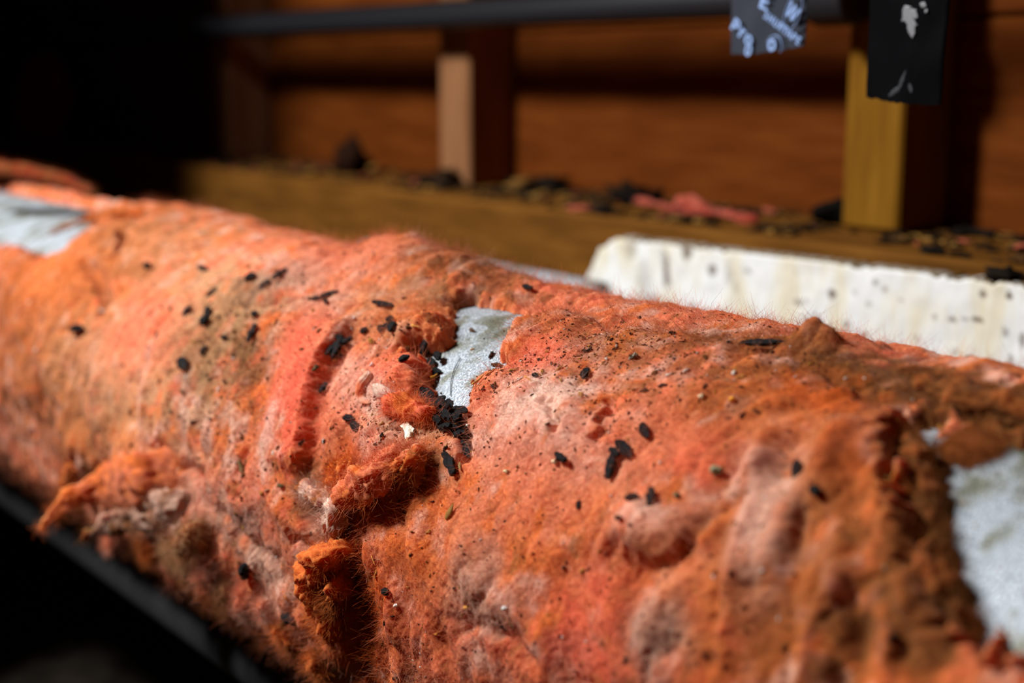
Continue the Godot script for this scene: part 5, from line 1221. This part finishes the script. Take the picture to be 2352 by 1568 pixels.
	tag(part("dark_clod", pebble_mesh(353, 0.8), mat(Color(0.42, 0.29, 0.13), 0.95, 0.0, 0.1), self, Transform3D(Basis.from_scale(Vector3(0.035, 0.016, 0.04)), Vector3(-1.3056, 0.6668, -1.0163))), "tan clod on the sill beam just right of the pale stud", "debris")
	tag(part("dark_clod", pebble_mesh(354, 0.8), mat(Color(0.09, 0.07, 0.05), 0.95, 0.0, 0.1), self, Transform3D(Basis.from_scale(Vector3(0.09, 0.02, 0.04)), Vector3(-1.2935, 0.6682, -1.03))), "long low heap of black soil against the wall left of the pink scrap", "debris")
	tag(part("dark_clod", pebble_mesh(355, 0.8), mat(Color(0.06, 0.045, 0.04), 0.95, 0.0, 0.1), self, Transform3D(Basis.from_scale(Vector3(0.05, 0.018, 0.04)), Vector3(-1.1049, 0.6675, -1.01))), "black clod behind the pink scrap on the sill beam", "debris")
	tag(part("dark_clod", pebble_mesh(356, 0.8), mat(Color(0.06, 0.05, 0.04), 0.95, 0.0, 0.1), self, Transform3D(Basis.from_scale(Vector3(0.05, 0.022, 0.04)), Vector3(-0.8595, 0.6689, -1.03))), "black clod on the sill beam right of the golden stud", "debris")
	tag(part("dark_clod", pebble_mesh(357, 0.8), mat(Color(0.12, 0.09, 0.06), 0.95, 0.0, 0.1), self, Transform3D(Basis.from_scale(Vector3(0.035, 0.022, 0.04)), Vector3(-1.1503, 0.6689, -1.03))), "dark clod between the pink scrap and the golden stud", "debris")
	tag(part("dark_clod", pebble_mesh(358, 0.8), mat(Color(0.15, 0.10, 0.06), 0.95, 0.0, 0.1), self, Transform3D(Basis.from_scale(Vector3(0.04, 0.022, 0.04)), Vector3(-1.43, 0.6689, -0.975))), "brown clod at the foot of the pale stud", "debris")
	tag(part("hanging_insulation", wad(PackedVector3Array([Vector3(-2.8758, 0.787, -1.05), Vector3(-2.971, 0.7378, -1.045), Vector3(-3.0864, 0.6898, -1.045), Vector3(-3.1418, 0.6221, -1.05)]), func(t): return Vector2(0.10, 0.022), wool_color(TONES.red, TONES.dirt, 551), 0.02, 551, Vector3.BACK), mats.wool, self), "dim red insulation batt against the wall at far left", "insulation")
	tag(part("black_hair", tube(PackedVector3Array([Vector3(-0.6127, 0.6481, -0.4304), Vector3(-0.6083, 0.6435, -0.4233), Vector3(-0.6023, 0.6389, -0.4171), Vector3(-0.594, 0.6336, -0.4108)]), func(t): return 0.00022, 6), mats.dropping, self), "single curved black hair lying on the bare metal", "hair")
	tag(part("black_hair", tube(PackedVector3Array([Vector3(-0.3537, 0.6751, -0.4827), Vector3(-0.3579, 0.6769, -0.4861), Vector3(-0.3627, 0.6782, -0.4901)]), func(t): return 0.00018, 6), mats.dropping, self), "short dark hair standing up from the brown top edge at far right", "hair")

func tinted(c: Color, rough: float, seed_: int) -> StandardMaterial3D:
	var m := mat(c, rough, 0.0, 0.12)
	return m

func hanging_sheet(tl: Vector3, tr: Vector3, bl: Vector3, br: Vector3, half: float, belly: float, seed_: int) -> ArrayMesh:
	# a limp strip with a front, a back and closed edges; bows and ripples a little
	var w := noise(26.0, seed_, 2)
	var v := PackedVector3Array()
	var n := 24
	for j in 33:
		var tj := float(j) / 32
		for k in 2 * n + 3:
			var kk := k if k <= n else 2 * n + 1 - k
			if k == 2 * n + 2: kk = 0
			var ti := clampf(float(kk) / n, 0.0, 1.0)
			var p := bl.lerp(br, ti).lerp(tl.lerp(tr, ti), tj)
			if j == 0: p.y += 0.0012 * w.get_noise_1d(ti * 9.0) - 0.0015 * sin(PI * ti)
			var z := belly * sin(PI * tj) * 0.4 + 0.0012 * w.get_noise_2d(p.x, p.y) + 0.002 * sin(PI * ti)
			v.append(p + Vector3(0, 0, z + (half if k <= n or k == 2 * n + 2 else -half)))
	return grid_mesh(2 * n + 3, 33, v)

func smear(a: Vector3, b: Vector3, r: float, seed_: int) -> ArrayMesh:
	var w := noise(300.0, seed_, 3)
	var v := PackedVector3Array()
	for i in 14:
		var t := float(i) / 13
		var p := a.lerp(b, t)
		for k in 13:
			var ang := -TAU * (k % 12) / 12
			var rr := r * sin(PI * clampf(t, 0.01, 0.99)) * (1.0 + 0.9 * w.get_noise_2d(t * 0.02, (k % 12) * 0.01))
			var d := (b - a).normalized()
			var s := Vector3(-d.y, d.x, 0)
			v.append(p + s * cos(ang) * rr + Vector3(0, 0, sin(-ang) * 0.00012))
	return grid_mesh(13, 14, v, PackedColorArray(), true)

func lettering(words: String, called: String, at: Vector3, turn: float, long: float, high: float, parent: Node3D) -> void:
	var font := SystemFont.new()
	font.font_names = PackedStringArray(["Droid Sans"])
	font.font_weight = 700
	var t := TextMesh.new()
	t.text = words
	t.font = font
	t.font_size = 32
	t.pixel_size = 0.001
	t.depth = 0.0006
	var box_ := t.get_aabb()
	var sx := long / maxf(box_.size.x, 0.0001)
	var sy := high / maxf(box_.size.y, 0.0001)
	var b := Basis(Vector3.BACK, turn) * Basis.from_scale(Vector3(sx, sy, 1.0))
	part(called, t, mats.print_blue, parent, Transform3D(b, at - b * (box_.position + box_.size / 2.0)))

# place, reach, strength of the specks and drips on the white board
const STAINS := [
	[-0.9077, 0.6281, 0.0037, 0.0123, 1], [-0.9061, 0.6179, 0.0045, 0.006, 1], [-0.9117, 0.638, 0.0045, 0.0082, 0.525],
	[-0.8515, 0.6334, 0.0055, 0.0056, 0.9], [-0.832, 0.6315, 0.0047, 0.0099, 0.375], [-0.81, 0.6372, 0.0039, 0.0029, 0.6],
	[-0.8238, 0.6226, 0.0033, 0.0064, 0.45], [-0.8738, 0.5987, 0.005, 0.0042, 0.675], [-0.7552, 0.6175, 0.0049, 0.0031, 0.75],
	[-0.7471, 0.6193, 0.0036, 0.0026, 0.525], [-0.7209, 0.6288, 0.0046, 0.0038, 1], [-0.6794, 0.6429, 0.0033, 0.0024, 0.75],
	[-0.6701, 0.6388, 0.0032, 0.0024, 0.6], [-0.6848, 0.6258, 0.0033, 0.0024, 0.525], [-0.7053, 0.6064, 0.004, 0.0033, 0.75],
	[-0.688, 0.6013, 0.0039, 0.0037, 0.6], [-0.6603, 0.5958, 0.0048, 0.0031, 0.9], [-0.6255, 0.6235, 0.003, 0.0022, 0.6],
	[-0.6097, 0.6236, 0.0039, 0.0022, 0.9], [-0.5992, 0.6257, 0.0043, 0.0018, 0.675], [-0.5896, 0.6268, 0.0062, 0.0017, 0.9],
	[-0.5862, 0.6463, 0.0033, 0.0028, 0.9], [-0.5652, 0.6462, 0.0032, 0.003, 1], [-0.5664, 0.6214, 0.0032, 0.004, 0.6],
	[-0.561, 0.6009, 0.0036, 0.005, 0.6], [-0.5524, 0.6173, 0.0031, 0.0059, 0.75], [-0.9257, 0.5962, 0.013, 0.0078, 0.525],
	[-0.9553, 0.6406, 0.0087, 0.0116, 0.45], [-0.9363, 0.609, 0.01, 0.0255, 0.33], [-0.8826, 0.6461, 0.0072, 0.0079, 0.9],
	[-0.7579, 0.5894, 0.0031, 0.0022, 0.45], [-0.6992, 0.633, 0.0028, 0.0021, 0.45], [-0.8014, 0.5648, 0.0039, 0.0029, 0.375],
	[-0.7347, 0.61, 0.003, 0.0022, 0.45], [-0.861, 0.5723, 0.0049, 0.0036, 0.3], [-0.6397, 0.6055, 0.0031, 0.0023, 0.45],
	[-0.6056, 0.6007, 0.0034, 0.0025, 0.45], [-0.6555, 0.6326, 0.0026, 0.0019, 0.45],
]

func white_panel(tl: Vector3, tr: Vector3, low: Vector3) -> ArrayMesh:
	var chip := noise(95.0, 81, 4)
	var chip2 := noise(30.0, 82, 2)
	var wash := noise(14.0, 83, 3)
	var grime := noise(160.0, 84, 3)
	var streak := noise(240.0, 85, 2)
	var white := lin(0.84, 0.84, 0.815)
	var cream := lin(0.80, 0.755, 0.62)
	var brown := lin(0.30, 0.21, 0.13)
	var edge := lin(0.40, 0.31, 0.15)
	var cols := 420
	var slope := (tr.y - tl.y) / (tr.x - tl.x)
	var lean := (tl.x - low.x) / (tl.y - low.y)
	# down the front, closed over the top: distance below the top edge and depth behind the face
	var prof: Array[Vector2] = [Vector2(0.64, 0.026), Vector2(0.3, 0.026), Vector2(0.006, 0.026), Vector2(0.001, 0.024), Vector2(0.0, 0.018), Vector2(0.0, 0.010), Vector2(0.0003, 0.004), Vector2(0.001, 0.0012)]
	for k in 70: prof.append(Vector2(0.002 + 0.0019 * k, 0.0))
	for k in 12: prof.append(Vector2(0.15 + 0.0408 * k, 0.0))
	prof.append(Vector2(0.64, 0.026))
	var v := PackedVector3Array()
	var c := PackedColorArray()
	var end_x := 0.88
	for i in cols:
		var t := float(i) / (cols - 1)
		var shut := 1.0
		if i == 0 or i == cols - 1: shut = 0.0
		var run := 0.6 * t if t < 0.9 else 0.54 + (t - 0.9) * 10.0 * (end_x - tl.x - 0.54)
		for p in prof:
			var x := tl.x + run
			var y := tl.y + slope * run - p.x
			x -= lean * 0.0 + (lean * minf(p.x, 0.06) * maxf(0.0, 1.0 - run * 12.0))
			if i <= 1: x += 0.0016 * chip.get_noise_2d(p.x, 3.0)
			var q := Vector3(x, y, tl.z)
			var bite := maxf(0.0, chip.get_noise_2d(x, 1.0) * 0.0035 + chip2.get_noise_2d(x, 5.0) * 0.003)
			if p.x < 0.02: q.y -= bite * (1.0 - p.x / 0.02)
			if p.x < 0.010 and run < 0.012: q.y -= (0.012 - run) * 0.8 * (1.0 - p.x / 0.02)
			q.z -= 0.013 + (p.y - 0.013) * shut
			if p.y == 0.0: q.z += 0.0008 * chip2.get_noise_2d(x, y)
			v.append(q)
			var s := 0.0
			for st in STAINS:
				var dx: float = (x - st[0]) / st[2]
				var dy: float = (y - st[1]) / st[3]
				var d2 := dx * dx + dy * dy
				if d2 < 6.0: s = maxf(s, st[4] * smoothstep(1.3, 0.5, d2 + 0.9 * grime.get_noise_2d(x, y)))
			var col := white.lerp(cream, clampf(0.22 + 1.1 * wash.get_noise_2d(x * 1.6, y * 0.5) + 0.25 * streak.get_noise_2d(x, y * 0.08), 0.0, 0.75))
			var m := 1.0 + 0.06 * streak.get_noise_2d(x, y * 0.06)
			col = Color(col.r * m, col.g * m, col.b * m).lerp(brown, s * 0.85)
			if p.y > 0.001 and p.x < 0.002: col = edge.lerp(white, clampf(0.1 + grime.get_noise_2d(x, p.y), 0.0, 0.5))
			c.append(col)
	# columns run round the section, rows along the board
	return grid_mesh(prof.size(), cols, v, c, true)

func sill_litter(top: float) -> void:
	var xf := []
	var colors := PackedColorArray()
	var clump := noise(9.0, 91, 2)
	while xf.size() < 2600:
		var x := rng.randf_range(-2.3, -0.3)
		var z := rng.randf_range(-1.065, -0.912)
		if rng.randf() > 0.25 + 1.6 * clump.get_noise_2d(x, z) + 2.0 * maxf(0.0, -z - 0.98): continue
		var s := rng.randf_range(0.0015, 0.007) * (2.0 if rng.randf() < 0.06 else 1.0)
		xf.append(turned(Vector3.UP, rng.randf() * TAU, Vector3(s * rng.randf_range(1.0, 2.5), s * 0.6, s), Vector3(x, top + s * 0.25, z)))
		var t := rng.randf()
		colors.append(lin(0.09, 0.07, 0.05) if t < 0.5 else (lin(0.26, 0.17, 0.08) if t < 0.8 else (lin(0.50, 0.36, 0.16) if t < 0.95 else lin(0.6, 0.3, 0.22))))
	var m := mat(Color.WHITE, 0.95, 0.0, 0.15)
	m.vertex_color_use_as_albedo = true
	tag(strew("sill_debris", self, pebble_mesh(392, 0.8), m, xf, colors), "dark crumbs and wood chips lying along the top of the sill beam", "debris")
